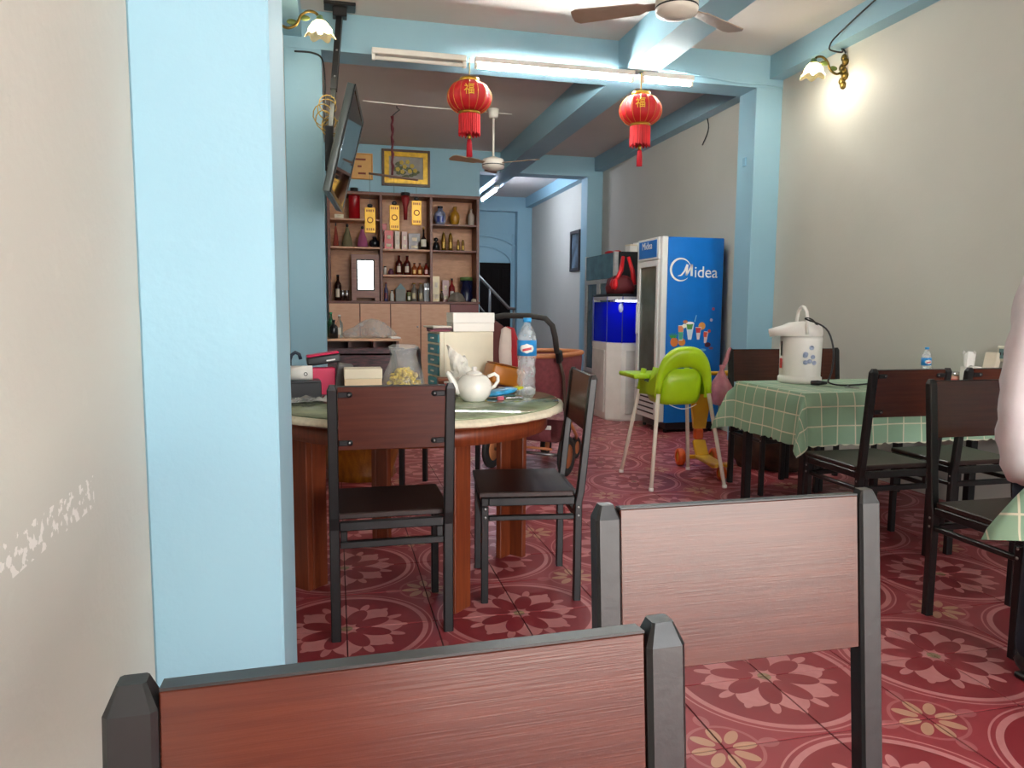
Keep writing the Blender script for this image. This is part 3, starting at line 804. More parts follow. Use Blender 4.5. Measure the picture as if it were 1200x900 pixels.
# ------------------------------------------------------------------ stroller
def stroller():
    hd = Vector((.64, .77, 0)); hd.normalize(); th = math.atan2(hd.y, hd.x)-PI/2      # local +y = heading
    c = (Vector((1.133, 5.313, 0))+Vector((1.59, 4.929, 0)))/2
    t = thing('stroller', 'maroon baby stroller with tan rims and black loop handle', 'stroller', c, th)
    m_m = mat('maroon_fabric', '#7c3a3f', .8, var=.12, scale=40, bump=.1); m_t = mat('tan_trim', '#c07a4c', .5); m_r = mat('tyre', '#2a2826', .7)
    m_f = mat('stroller_frame', '#5a4a40', .4, .4)
    for s in (-1, 1): wheel(t, (s*.30, 0, .145), .143, .04, (1, 0, 0), m_r, m_t)
    for s in (-1, 1): wheel(t, (s*.13, .62, .09), .088, .035, (1, 0, 0), m_r, m_t, 'front_wheel')
    MB().tube([(-.275, 0, .145), (.275, 0, .145)], .012, 8).build('axle', M_STEEL, t)
    for s in (-1, 1):
        MB().tube([(s*.24, 0, .15), (s*.25, .10, .40), (s*.26, .02, .72), (s*.25, -.08, .90)], .013, 8).build('frame_tube', m_f, t)
        MB().tube([(s*.25, .12, .42), (s*.2, .45, .22), (s*.13, .62, .16)], .013, 8).build('frame_tube', m_t, t)
        MB().box((s*.255, -.05, .86), (.04, .06, .09), (0.3, 0, 0), .01).build('hinge', M_BLK, t)
    MB().tube([(-.25, -.08, .89), (-.255, -.13, 1.0), (-.25, -.17, 1.08), (-.21, -.20, 1.13), (-.1, -.21, 1.145), (.1, -.21, 1.145), (.21, -.20, 1.13), (.25, -.17, 1.08), (.255, -.13, 1.0), (.25, -.08, .89)], .02, 10).build('handle', mat('handle_foam', '#3a3734', .7), t)
    # bassinet
    rows = []
    for z, hx, hy in ((.50, .16, .2), (.52, .2, .27), (.60, .225, .33), (.80, .235, .36), (.86, .235, .36)):
        rows.append([(hx*math.copysign(abs(math.cos(a))**.6, math.cos(a)), .25+hy*math.copysign(abs(math.sin(a))**.6, math.sin(a)), z) for a in [2*PI*i/32 for i in range(32)]])
    bb = MB().grid(rows, True, True); bb.f.append(tuple(reversed(range(32)))); bb.sm.append(False)
    solidify(bb.build('bassinet', m_m, t), .012)
    rim = [(.238*math.copysign(abs(math.cos(a))**.6, math.cos(a)), .25+.363*math.copysign(abs(math.sin(a))**.6, math.sin(a)), .862) for a in [2*PI*i/40 for i in range(40)]]
    MB().tube(rim, .018, 8, True).build('rim', m_t, t)
    MB().ball((0, .25, .80), (.2, .31, .05), 18, 8).build('cushion', m_m, t)
    bk = MB(); bk.grid([[(x, y, z) for x in (-.18, -.06, .06, .18)] for y, z in ((-.02, .36), (-.0, .24), (.1, .22), (.35, .22), (.42, .33))])
    solidify(bk.build('under_basket', m_m, t), .01)
    MB().b2((-.19, -.035, .33), (.19, -.02, .36), .004).build('basket_trim', M_WHITE, t)
    MB().tube([(-.2, -.03, .19), (.2, -.03, .19)], .01, 8).build('brake_bar', m_t, t)
    return t
stroller()
cl = thing('cloth_bundle', 'red, brown and white cloth bundle behind the cream drawer unit', 'cloth', (1.06, 5.02, .60))
lumpy([(0, 0), (.09, .0), (.11, .15), (.12, .35), (.09, .47), (.03, .51)], 20, .07, 8, 1, .7).build('brown_fold', mat('brown_plush', '#5c302c', .9, bump=.3), cl)
for s in (-1, 1): lumpy([(0, .12), (.05, .14), (.05, .3), (.035, .45), (0, .47)], 12, .1, 9+s, 1, .5, (s*.085, -.065, 0)).build('white_fold', mat('white_plush', '#d8c8bc', .9, bump=.3), cl)
lumpy([(0, .1), (.09, .12), (.1, .3), (.05, .46), (0, .47)], 14, .1, 4, 1, .7, (.11, -.01, 0)).build('red_fold', mat('red_plush', '#a01c26', .85, bump=.3), cl)

# ------------------------------------------------------------------ tree stump stool, bar counter
st = lumpy([(0, 0), (.25, 0), (.235, .05), (.27, .18), (.315, .36), (.33, .50), (.325, .545), (0, .55)], 40, .035, 2, f=4)
tag(st.build('tree_stump_stool', wood_mat('amber_wood', '#5c2a08', '#b8701c', .3, (8, 8, 1.5), .5), None, (.16, 5.27, 0)), 'polished golden brown tree stump stool under round table', 'stool')
CY = 6.06
zt = aty(430, 397, CY).z; cx1 = aty(474, 420, CY).x
ct = thing('bar_counter', 'dark red stone fronted bar counter with brown top board', 'counter', (0, CY, 0))
m_red = mat('dark_red_stone', '#4c2228', .35, var=.6, scale=16, stretch=(1, 1, 5))
MB().b2((XL+.005, .04, 0), (cx1-.03, .44, zt-.135)).build('base', M_CABD, ct)
MB().b2((XL+.005, .0, .46), (cx1, .039, zt-.075), .003).build('front_panel', m_red, ct)
MB().b2((XL+.005, .0, zt-.1345), (cx1-.04, .44, zt-.12)).build('shelf_board', M_CABD, ct)
for xx in (XL+.01, .1, .3, cx1-.06): MB().b2((xx, .05, zt-.1195), (xx+.02, .43, zt-.0205)).build('divider', M_CABD, ct)
MB().b2((XL+.005, .4405, 0), (cx1-.03, .455, zt-.0205)).build('back_board', M_CABD, ct)
MB().b2((XL+.005, -.01, zt-.02), (cx1-.02, .46, zt), .003).build('top_board', M_CABL, ct)

# ------------------------------------------------------------------ clutter helpers
def bottle_parts(name, label, cat, loc, h, r, body, cap, lab=None, group=None, neck=.3, kind='wine', sc=1.):
    t = thing(name, label, cat, loc, 0, group)
    nr = r*neck
    if kind == 'wine': prof = [(0, 0), (r*.95, 0), (r, .01*h), (r, .58*h), (r*.85, .66*h), (nr*1.2, .76*h), (nr, .80*h), (nr, .93*h), (0, .93*h)]
    elif kind == 'jar': prof = [(0, 0), (r*.6, 0), (r*.95, .2*h), (r, .45*h), (r*.9, .62*h), (nr*1.1, .78*h), (nr, .82*h), (nr*1.1, .88*h), (0, .88*h)]
    elif kind == 'bullet': prof = [(0, 0), (r, 0), (r, .55*h), (r*.92, .7*h), (r*.6, .88*h), (r*.2, .93*h), (0, .93*h)]
    elif kind == 'flask': prof = [(0, 0), (r*.85, 0), (r, .12*h), (r*.95, .3*h), (r*.6, .48*h), (nr, .6*h), (nr*.9, .9*h), (0, .9*h)]
    else: prof = [(0, 0), (r, 0), (r, .8*h), (r*.9, .86*h), (0, .86*h)]
    MB().lathe(prof, 16).build('body', body, t)
    top = prof[-1][1]
    MB().lathe([(0, 0), (nr*1.15, 0), (nr*1.15, h-top), (0, h-top)], 12, (0, 0, top+.0002)).build('cap', cap, t)
    if lab: MB().lathe([(r*1.012, .14*h), (r*1.012, .45*h)], 16, a0=-PI*.72, a1=-PI*.36, capped=False).build('label', lab, t)
    return t
def carton(name, label, cat, c, d, m, rz=0., group=None, lid=None, lidh=.3, rot=None):
    t = thing(name, label, cat, c, rz, group, rot)
    h = d[2]
    if lid:
        MB().b2((-d[0]/2, -d[1]/2, 0), (d[0]/2, d[1]/2, h*(1-lidh)), .002).build('body', m, t)
        MB().b2((-d[0]/2-.002, -d[1]/2-.002, h*(1-lidh)+.0002), (d[0]/2+.002, d[1]/2+.002, h), .003).build('lid', lid, t)
    else:
        MB().b2((-d[0]/2, -d[1]/2, 0), (d[0]/2, d[1]/2, h), .002).build('body', m, t)
        MB().b2((-d[0]*.28, -d[1]/2-.0012, h*.12), (d[0]*.28, -d[1]/2-.0002, h*.28)).build('printed_label', mat('carton_print', '#d8c8a8', .5), t)
        MB().b2((-d[0]*.2, -d[1]/2-.0012, h*.55), (d[0]*.2, -d[1]/2-.0002, h*.75)).build('printed_emblem', mat('carton_print', '#d8c8a8', .5), t)
    return t

# ------------------------------------------------------------------ wall cabinet with bottles
SY = 9.74                                          # front plane
def sx_(px): return aty(px, 300, SY).x
def sz_(px, py): return aty(px, py, SY).z
XA, XB1, XB2, XE = sx_(384), sx_(447), sx_(505.5), sx_(561.5)
ZT = sz_(470, 230); Z0 = sz_(470, 353)
cab = thing('wall_cabinet', 'tall reddish wooden open shelf cabinet filled with liquor bottles', 'cabinet', (0, SY, 0))
DEP = 10.095-SY
MB().b2((XA, DEP-.012, Z0), (XE, DEP, ZT)).build('back_panel', M_CAB, cab)
for xx in (XA, XB1-.018, XB2-.018, XE-.036): MB().b2((xx, 0, Z0+.0005), (xx+.036, DEP-.0125, ZT), .003).build('upright', M_CABD, cab)
MB().b2((XA-.01, -.01, ZT+.0003), (XE+.01, DEP, ZT+.04), .003).build('cornice', M_CABD, cab)
MB().b2((XA-.01, -.012, Z0-.03), (XE+.01, DEP, Z0), .003).build('ledge', M_CABD, cab)
SH = {}
def shelf(key, xa, xb, px, py):
    z = sz_(px, py); SH[key] = z
    MB().b2((xa+.0365, .004, z-.022), (xb-.0005, DEP-.0125, z), .002).build('shelf', M_CABL if key[0] != 'c' else M_CABD, cab)
shelf('a1', XA, XB1-.018, 415, 256); shelf('a2', XA, XB1-.018, 415, 289)
shelf('b1', XB1-.018, XB2-.018, 475, 292); shelf('b2', XB1-.018, XB2-.018, 475, 322)
shelf('c1', XB2-.018, XE-.036, 533, 263); shelf('c2', XB2-.018, XE-.036, 533, 293.5)
SH['a0'] = SH['b0'] = SH['c0'] = Z0
MB().b2((XA, .02, 0), (XE, DEP, Z0-.0305)).build('lower_carcass', M_CABD, cab)
for i in range(5):
    xa = XA+(XE-XA)*i/5; xb = XA+(XE-XA)*(i+1)/5
    d = MB().b2((xa+.006, .0, .1), (xb-.006, .0195, Z0-.035), .003).build('door', M_CABL if i < 4 else mat('red_door', '#6e2420', .4), cab)
    MB().ball((xb-.04, -.008, .95), .012, 8, 6).build('knob', M_STEEL, d)
PXM = (aty(480, 300, SY+.1)-aty(470, 300, SY+.1)).length/10
C = lambda h, r=.25, **k: mat('g_'+h.lstrip('#'), h, r, var=.08, **k)
G1 = 'bottles and keepsakes in the wooden cabinet'
def sp(key, px, yo=.14): return (aty(px, 300, SY+yo).x, SY+yo, SH[key]+.0005)
def sb(key, px, h, wd, kind, body, cap, lab, label, name='liquor_bottle', cat='bottle', neck=.3, group=None, yo=.14):
    bottle_parts(name, label, cat, sp(key, px, yo), h*PXM, wd*PXM*.44, body, cap, lab, group, neck, kind)
def sc(key, px, h, wd, dp, m, label, name='gift_box', cat='box', group=None, lid=None, yo=.14):
    carton(name, label, cat, sp(key, px, yo), (wd*PXM*.92, dp, h*PXM), m, 0, group, lid, .12)
GOLD = mat('gold_metal', '#c79a3c', .3, .8); CREAM = C('#e8dcc0', .5)
sc('a1', 398, 5, 11, .15, CREAM, 'pale flat box beside red canister on cabinet shelf')
sb('a1', 416, 36, 15, 'can', C('#a3141c'), M_BLK, None, 'wide red canister with black cap on cabinet shelf', 'canister', 'canister', .6)
def dressed(key, px, h, wd, colr, label):
    t = thing('dressed_bottle', label, 'bottle', sp(key, px))
    h, r = h*PXM, wd*PXM/2
    lumpy([(0, 0), (r, 0), (r*.7, h*.4), (r*.3, h*.75), (r*.22, h*.85), (0, h*.85)], 16, .08, int(px), 1, .7).build('cloth_cover', C(colr, .8), t)
    MB().ball((0, 0, h*.92), (r*.26, r*.26, h*.08), 10, 6).build('stopper', M_BLK, t)
dressed('a2', 394, 28, 7, '#8c3424', 'slim bottle in rust red cloth cover on shelf')
dressed('a2', 407.5, 27, 13, '#6f6a4c', 'bottle in olive cloth cover on cabinet shelf')
dressed('a2', 425, 25, 13, '#a05078', 'bottle in pink cloth cover on cabinet shelf')
bottle_parts('liquor_bottle', 'squat round black bottle beside the pink covered one', 'bottle', sp('a2', 439), 13*PXM, 6*PXM, C('#14141a'), M_BLK, None, None, .35, 'jar')
sb('a0', 395.5, 30, 9, 'wine', C('#2c120c', .15), M_BLK, C('#d8c8b0'), 'dark brown bottle with pale label beside mirror frame', neck=.35)
for px, lb_ in ((401, 'small silver cup between brown bottle and second cup'), (406, 'small silver cup touching the framed mirror cabinet')): sb('a0', px, 12, 5, 'can', M_CHROME, M_CHROME, None, lb_, 'metal_cup', 'cup', .9, 'pair of silver cups beside mirror')
# framed mirror cabinet
mx0, mx1 = aty(412, 320, SY+.05).x, aty(444.5, 320, SY+.05).x; mz1 = sz_(430, 298)
mt_ = thing('mirror_cabinet', 'small wooden framed cabinet door with bright white glass', 'cabinet', ((mx0+mx1)/2, SY+.04, Z0+.0005))
hw, hh = (mx1-mx0)/2, mz1-Z0
M_PKW = wood_mat('pinkish_frame_wood', '#7c5248', '#a87c6c', .45)
fr = MB(); fr.b2((-hw, 0, .0), (-hw+.06, .12, hh)); fr.b2((hw-.06, 0, .0), (hw, .12, hh)); fr.b2((-hw+.06, 0, hh-.06), (hw-.06, .12, hh)); fr.b2((-hw+.06, 0, .04), (hw-.06, .12, .13))
fr.build('frame', M_PKW, mt_); MB().b2((-hw+.0605, .02, .1305), (hw-.0605, .04, hh-.0605)).build('inner_frame', M_BLK, mt_)
MB().b2((-hw+.08, .012, .15), (hw-.08, .0195, hh-.08)).build('glass_pane', mat('mirror_glass', '#e8e8e4', .04, 1., var=0), mt_)
sc('b1', 450.5, 30, 6, .1, C('#c43c34'), 'tall narrow red gift box on middle shelf', yo=.2)
sc('b1', 455.5, 21, 11, .1, C('#d4342e'), 'bright red gift box with pale emblem on middle shelf', yo=.08)
sc('b1', 465.5, 21, 6, .07, C('#cbb8a0'), 'pale beige liquor carton beside the red gift box')
sc('b1', 474, 21, 7, .07, C('#c8a090'), 'pale pink liquor carton beside the grey picture box')
sc('b1', 485.5, 20, 15, .06, C('#6c5c58'), 'grey and red flat presentation box on middle shelf', yo=.2)
sb('b1', 496.5, 27, 13, 'flask', C('#140c0a', .12), GOLD, C('#cfc8b4'), 'black bulbous brandy bottle with round pale emblem', neck=.2, yo=.09)
sb('b2', 451, 10, 4, 'can', C('#dcd6cc'), M_BLK, None, 'tiny white bottle with black cap on lower shelf', neck=.8)
sb('b2', 458, 7.5, 8, 'jar', C('#6c3c50'), M_BLK, None, 'small plum coloured jar on lower middle shelf', 'jar', 'jar', .5)
for px, lb_ in ((467.5, 'large red brown bottle beside the plum jar'), (477, 'large red brown bottle beside small amber bottle')): sb('b2', px, 23, 9.5, 'wine', C('#4a140e', .12), C('#3a0f0c'), C('#d8c4b0'), lb_, neck=.36, group='pair of large red brown bottles')
for px, lb_ in ((485.5, 'small amber bottle with orange label beside large brown bottle'), (492, 'small amber bottle with orange label beside pink labelled one')): sb('b2', px, 14.5, 7, 'wine', C('#8a3c12', .15), C('#3a0f0c'), C('#e8b868'), lb_, neck=.4, group='pair of small amber bottles')
sb('b2', 499.5, 14.5, 7, 'wine', C('#7a1a14', .15), C('#3a0f0c'), C('#d8a8a8'), 'small red bottle with pink label at shelf end', neck=.4)
sb('b0', 452, 22, 5, 'wine', C('#4c4a70'), C('#7a2020'), C('#7a2428'), 'slim blue bottle with red base on bottom ledge', neck=.45)
sb('b0', 459, 13, 5, 'wine', C('#d8d4c8'), M_BLK, None, 'small white bottle with black cap on bottom ledge', neck=.5)
gh = thing('gift_box', 'grey gabled decorative box on cabinet ledge', 'box', sp('b0', 469))
MB().b2((-.065, -.04, 0), (.065, .04, .16)).build('body', C('#80827c', .5), gh); MB().prism([(-.065, 0), (.065, 0), (0, .075)], .08, ((0, .04, .1602), (1, 0, 0), (0, 0, 1))).build('gable', C('#6f8a8c', .5), gh)
sb('b0', 479, 13, 6, 'can', C('#6c7048'), C('#58241c'), C('#e4e0d0'), 'squat olive jar with brown lid on bottom ledge', 'jar', 'jar', .9)
for px, lb_ in ((485, 'gold capped bottle beside squat olive jar on ledge'), (493, 'gold capped bottle beside the silver cross on ledge')): sb('b0', px, 22, 8, 'wine', C('#7c7468'), GOLD, C('#c8b890'), lb_, neck=.5, group='pair of gold capped bottles')
cr = thing('cross_ornament', 'dark box with silver cross at end of bottom ledge', 'ornament', sp('b0', 500))
MB().b2((-.04, -.03, 0), (.04, .03, .24)).build('body', C('#1c1a1c'), cr); MB().b2((-.006, -.036, .0), (.006, -.0305, .23)).build('upright', C('#9a9a98', .5), cr); MB().b2((-.03, -.036, .16), (-.0062, -.0305, .175)).build('arm', M_CHROME, cr); MB().b2((.0062, -.036, .16), (.03, -.0305, .175)).build('arm', M_CHROME, cr)
sb('c1', 516, 22, 16, 'jar', mat('blue_white_porcelain', '#8a92b0', .15, var=.9, scale=14), C('#1c1c24'), C('#2c3c88'), 'blue and white porcelain jar with dark stopper', 'porcelain_jar', 'jar', .4)
sb('c1', 533, 22, 13, 'jar', C('#b07c1c', .3), GOLD, None, 'golden ceramic liquor urn beside blue and white jar', 'ceramic_urn', 'urn', .35)
sb('c1', 552, 20, 9, 'wine', C('#a89c90', .3), C('#a89c90'), None, 'grey white ceramic bottle beside golden urn', 'ceramic_bottle', 'bottle', .35)
fg = thing('figurine', 'small dark carved figurine beside the gold bullet bottles', 'figurine', sp('c2', 511))
lumpy([(0, 0), (.05, 0), (.045, .06), (.03, .11), (0, .12)], 14, .12, 3).build('body', C('#1c1818'), fg); MB().ball((0, 0, .145), (.03, .03, .03), 10, 6).build('head', C('#1c1818'), fg)
for px, lb_ in ((520, 'tall gold bullet shaped bottle beside dark figurine'), (528, 'tall gold bullet shaped bottle beside the short bullets')): sb('c2', px, 23, 6, 'bullet', C('#8a6418', .25, metal=.5), GOLD, C('#d8b048'), lb_, neck=.2, group='pair of tall gold bullets')
for px, lb_ in ((537, 'short gold bullet bottle beside the tall bullet'), (542.5, 'short gold bullet bottle at free end of its row')): sb('c2', px, 15, 4.4, 'bullet', C('#8a6418', .25, metal=.5), GOLD, C('#d8b048'), lb_, neck=.2, group='pair of short gold bullets')
sc('c0', 510.5, 30, 9, .09, C('#dcc488'), 'tall cream liquor carton on ledge beside silver cross box')
sb('c0', 517.5, 14, 5, 'wine', C('#3c2414'), GOLD, None, 'tiny dark bottle with gold cap beside cream carton', neck=.5, yo=.06)
sc('c0', 522, 26, 9, .05, C('#a06a60'), 'pinkish flat carton behind the red bottle', yo=.24)
sb('c0', 529.5, 28, 9, 'wine', C('#7c1818', .15), M_BLK, C('#b8a8a0'), 'dark red wine bottle behind grey cloth heap', neck=.3, yo=.2)
gc = lumpy([(0, 0), (.12, 0), (.11, .04), (.07, .1), (.02, .13), (0, .13)], 20, .15, 11, 1, .6).build('cloth_heap', C('#7c7468', .9), None, sp('c0', 535, .07))
tag(gc, 'crumpled grey cloth heap on cabinet bottom ledge', 'cloth')
cn = thing('canister', 'dark blue canister with green lid at cabinet corner', 'canister', sp('c0', 546.5, .21))
MB().lathe([(0, 0), (.083, 0), (.085, .01), (.085, .29), (0, .29)], 24).build('body', C('#161a38'), cn); MB().lathe([(0, .2905), (.088, .2905), (.088, .33), (.08, .335), (0, .335)], 24).build('lid', C('#5c7a3c'), cn)
tag(MB().lathe([(0, 0), (.045, 0), (.042, .025), (.03, .04), (0, .045)], 18).build('cap_shell', C('#c8bca8', .6), None, sp('c0', 556, .06)), 'small pale shell in front of dark blue canister', 'shell')
# red bottle bag hung from the cornice
rb = thing('hanging_bottle_bag', 'narrow red bottle bag hanging at cabinet cornice', 'bag', (aty(475, 240, SY-.03).x, SY-.04, sz_(475, 258)))
hb = sz_(475, 228)-sz_(475, 258)
MB().lathe([(0, 0), (.022, 0), (.03, hb*.5), (.055, hb*.8), (.05, hb*.93), (0, hb*.93)], 16).build('pouch', C('#8c0f16', .5), rb); MB().lathe([(0, hb*.931), (.055, hb*.931), (.06, hb*1.05), (0, hb*1.06)], 14).build('knot', M_BLK, rb)
MB().tube([(0, 0, hb*1.05), (0, .02, hb*1.05+.05), (0, .03, hb*1.05+.012)], .004, 6).build('hook', M_STEEL, rb)

# ------------------------------------------------------------------ things on the round table
def on_table(px, py): return atz(px, py, TZ+.0006)
# drawer organiser with white carton and papers on top
M_CRM = mat('cream_plastic', '#e4dac0', .5, var=.04); M_TEAL = mat('teal_drawer', '#2f8fa0', .25, var=.15, scale=12)
du = thing('drawer_unit', 'cream desktop drawer unit with teal drawers on the round table', 'drawer unit', (.50, 3.60, TZ+.0006), math.radians(10))
WX, WY, HH = .285, .20, .285
MB().b2((.02, 0, 0), (WX, WY, HH), .003).build('body', M_CRM, du)
fr = MB(); fr.b2((0, 0, 0), (.0195, .012, HH)); fr.b2((0, WY-.012, 0), (.0195, WY, HH))
for k in range(6): fr.b2((0, .0122, k*(HH-.01)/5), (.0195, WY-.0122, k*(HH-.01)/5+.01))
fr.build('front_frame', M_CRM, du)
for k in range(5):
    z = k*(HH-.01)/5+.0105
    d = MB().b2((-.006, .013, z), (.0193, WY-.013, z+.0435), .002).build('drawer', M_TEAL, du); MB().b2((-.012, WY/2-.02, z+.018), (-.0062, WY/2+.02, z+.026)).build('handle', M_WHITE, d)
cb = carton('carton', 'plain white carton lying on top of the cream drawer unit', 'box', (.675, 3.725, TZ+HH+.001), (.215, .13, .095), mat('white_card', '#f0ebe2', .6, var=.02), math.radians(6), None, mat('white_card_lid', '#f3eee6', .6, var=.02), .55)
for k, (h, dx) in enumerate((('#7c3040', .0), ('#5a2834', .006), ('#d8d0c0', -.004))):
    tag(MB().b2((-.05, -.07, 0), (.05, .07, .009), .002).build('booklet', mat('booklet%d' % k, h, .5), None, (.505+dx, 3.70, TZ+HH+.0012+.0095*k), (0, 0, .12*k)), ['maroon booklet at bottom of pile on drawer unit', 'dark red booklet inside pile on drawer unit', 'pale booklet topmost of pile on drawer unit'][k], 'book', 'booklets piled on the drawer unit')
# wooden tray box with little red and white cup
tb = thing('wooden_box', 'small brown wooden box in front of the cream drawer unit', 'box', (.545, 3.46, TZ+.0006), -.05)
MB().b2((-.075, -.05, 0), (.075, .05, .058), .003).build('body', mat('box_brown', '#7c3c20', .4), tb); MB().b2((-.076, -.051, .0585), (.076, .051, .07), .003).build('lid', mat('box_tan', '#a45c38', .4), tb)
cpp = on_table(510, 452)
cp = thing('paper_cup', 'tiny red and white tin before the brown wooden box', 'tin', (.50, 3.365, TZ+.0006))
MB().lathe([(0, 0), (.014, 0), (.014, .055), (0, .055)], 16).build('body', mat('tin_red', '#d05c60', .4), cp); MB().lathe([(.0145, .012), (.0145, .03)], 16, capped=False).build('label', M_WHITE, cp); MB().lathe([(0, .0552), (.015, .0552), (.015, .063), (0, .063)], 16).build('lid', M_WHITE, cp)
# teapot
M_PORC = mat('white_porcelain', '#f0ece2', .15, var=.02, spec=.6)
tp = thing('teapot', 'white porcelain teapot with curved spout on the round table', 'teapot', (.585, 3.13, TZ+.0006), 0)
MB().lathe([(0, 0), (.045, 0), (.05, .004), (.068, .025), (.077, .055), (.073, .085), (.055, .108), (.036, .116), (.0, .116)], 28).build('body', M_PORC, tp)
li = MB().lathe([(.037, .1165), (.034, .124), (.015, .131), (.008, .134), (.012, .142), (.009, .149), (0, .15)], 20).build('lid', M_PORC, tp)
MB().tube([(-.062, 0, .045), (-.088, 0, .062), (-.098, 0, .09), (-.112, 0, .118), (-.122, 0, .124)], [.024, .019, .014, .011, .010], 12).build('spout', M_PORC, tp)
MB().tube([(.066, 0, .05), (.09, 0, .062), (.106, 0, .085), (.105, 0, .105), (.09, 0, .117), (.06, 0, .105)], .008, 10).build('handle', M_PORC, tp)
# crumpled paper bundle leaning behind the teapot
pbm = MB(); rnd = random.Random(5); rows = []
for j in range(11):
    u = j/10.; row = []
    for i in range(16):
        a = 2*PI*i/16; r = (.062-.028*u)*(1+.12*rnd.uniform(-1, 1)+.1*math.sin(3*a+j)); row.append((r*math.cos(a)-.066*u, r*math.sin(a)*.8+.02*u, 0.205*u+.012*rnd.uniform(-1, 1)*(0 < j < 10)+(-.03*math.cos(a) if j == 10 else 0)))
    rows.append(row)
pbm.grid(rows, False, True); pbm.f.append(tuple(reversed(range(16)))); pbm.sm.append(False); pbm.f.append(tuple(range(160, 176))); pbm.sm.append(False)
for i in range(16):
    x, y, z = pbm.v[i]; pbm.v[i] = (x, y, 0)
tag(pbm.build('paper_bundle', mat('newsprint', '#e8e2d6', .8, var=.12, scale=30), None, (.60, 3.335, TZ+.0006)), 'crumpled white paper bundle standing behind the teapot', 'paper')
# water bottle
def water_bottle(loc, h, label, seed=0):
    t = thing('water_bottle', label, 'bottle', loc)
    r = h*.125
    prof = [(0, .004*h), (r*.8, 0), (r, .02*h), (r, .10*h), (r*.9, .13*h), (r, .17*h), (r*.9, .24*h), (r, .30*h), (r*.88, .40*h), (r*.96, .47*h), (r, .50*h), (r, .72*h), (r*.92, .78*h), (r*.6, .87*h), (r*.35, .915*h), (r*.33, .945*h), (0, .945*h)]
    def rf(a, z): return 1+.05*math.sin(5*a)*(1 if z < .44*h else 0)
    MB().lathe(prof, 30, rfun=rf).build('body', M_CLEAR, t)
    mb_ = mat('bottle_label_blue', '#2a8cd0', .35, var=.1, scale=20)
    lb = MB().lathe([(r*1.015, .515*h), (r*1.015, .715*h)], 30, capped=False).build('label', mb_, t); solidify(lb, .0005)
    el = MB(); n = 16; pts = []
    rows = []
    for j in range(7):
        v = -1+2*j/6; row = []
        for i in range(11):
            u = (-1+2*i/10)*math.sqrt(max(0, 1-v*v))
            a = -PI/2-.25+u*.75; row.append((r*1.035*math.cos(a), r*1.035*math.sin(a), .61*h+v*.062*h))
        rows.append(row)
    el.grid(rows); solidify(el.build('label_emblem', M_WHITE, lb), .0005)
    el2 = MB(); rows = []
    for j in range(5):
        v = -1+2*j/4; rows.append([(r*1.05*math.cos(-PI/2-.25+u*.45), r*1.05*math.sin(-PI/2-.25+u*.45), .60*h+v*.016*h+.012*h*u) for u in [-1+2*i/8 for i in range(9)]])
    el2.grid(rows); solidify(el2.build('label_script', mat('label_red', '#d0424c', .4), lb), .0004)
    MB().lathe([(0, .9455*h), (r*.42, .9455*h), (r*.43, .997*h), (r*.38, h), (0, h)], 20).build('cap', mat('cap_blue', '#2f9fe0', .35), t)
    return t
water_bottle((.865, 3.298, TZ+.0006), .36, 'tall clear water bottle with blue label on the round table')
# orange wooden box lying tilted
ob = thing('orange_box', 'orange wooden tissue box tilted behind the water bottle', 'box', (.80, 3.53, TZ+.0006), math.radians(25), None, (0, math.radians(13), math.radians(12)))
ob.location.z = TZ+.022
MB().b2((-.09, -.06, .004), (.085, .06, .098), .012, 2).build('body', mat('orange_wood', '#c0711e', .35, var=.12, scale=6), ob); MB().b2((-.084, -.055, .0985), (.08, .055, .106), .003).build('lid', mat('orange_wood_dark', '#99581a', .4), ob)
# blue and yellow packet, remote, pink eraser, plate
tk = thing('snack_packet', 'blue and yellow wrapped packet leaning beside the teapot', 'packet', (.728, 3.24, TZ+.0006), .3)
rows = []
for j in range(9):
    u = -1+2*j/8; e = (1-u**4); rows.append([(u*.085, .05*math.cos(a)*max(.3, e), .018+.016*math.sin(a)*e+.012*u+.006) for a in [2*PI*i/12 for i in range(12)]])
pk = MB().grid(rows, True, True); pk.f.append(tuple(range(12))); pk.sm.append(False); pk.f.append(tuple(range(96, 108))); pk.sm.append(False)
pk.build('pouch', mat('packet_blue', '#38a0d4', .3, var=.3, scale=25), tk)
MB().box((-.10, 0, .012), (.045, .05, .012), (0, .1, 0), .004).build('yellow_end', mat('packet_yellow', '#d8d024', .35), tk)
MB().box((.092, 0, .038), (.035, .055, .01), (0, -.2, 0), .004).build('yellow_end', MATS['packet_yellow'], tk)
rm = thing('lighter', 'small silver and green gadget beside the snack packet', 'gadget', (.775, 3.165, TZ+.0006), .15)
MB().b2((-.05, -.014, 0), (.04, .014, .014), .004).build('body', M_CHROME, rm); MB().b2((-.045, -.0145, .0142), (.0, .0145, .018), .001).build('screen', mat('gadget_green', '#2c5c40', .3), rm); MB().tube([(.03, -.016, .003), (.035, -.035, .002)], .002, 6).build('clip', M_CHROME, rm)
tag(MB().box((0, 0, .009), (.03, .018, .018), None, .005, 2).build('eraser', mat('pink_rubber', '#d06878', .6), None, (.70, 3.12, TZ+.0006), (0, 0, .3)), 'small pink eraser in front of the teapot', 'eraser')
pt = thing('booklet', 'thin white booklet at far edge of the round table', 'book', (.90, 3.505, TZ+.0006), .1)
MB().b2((-.06, -.05, 0), (.045, .045, .012), .002).build('cover', M_WHITE, pt)
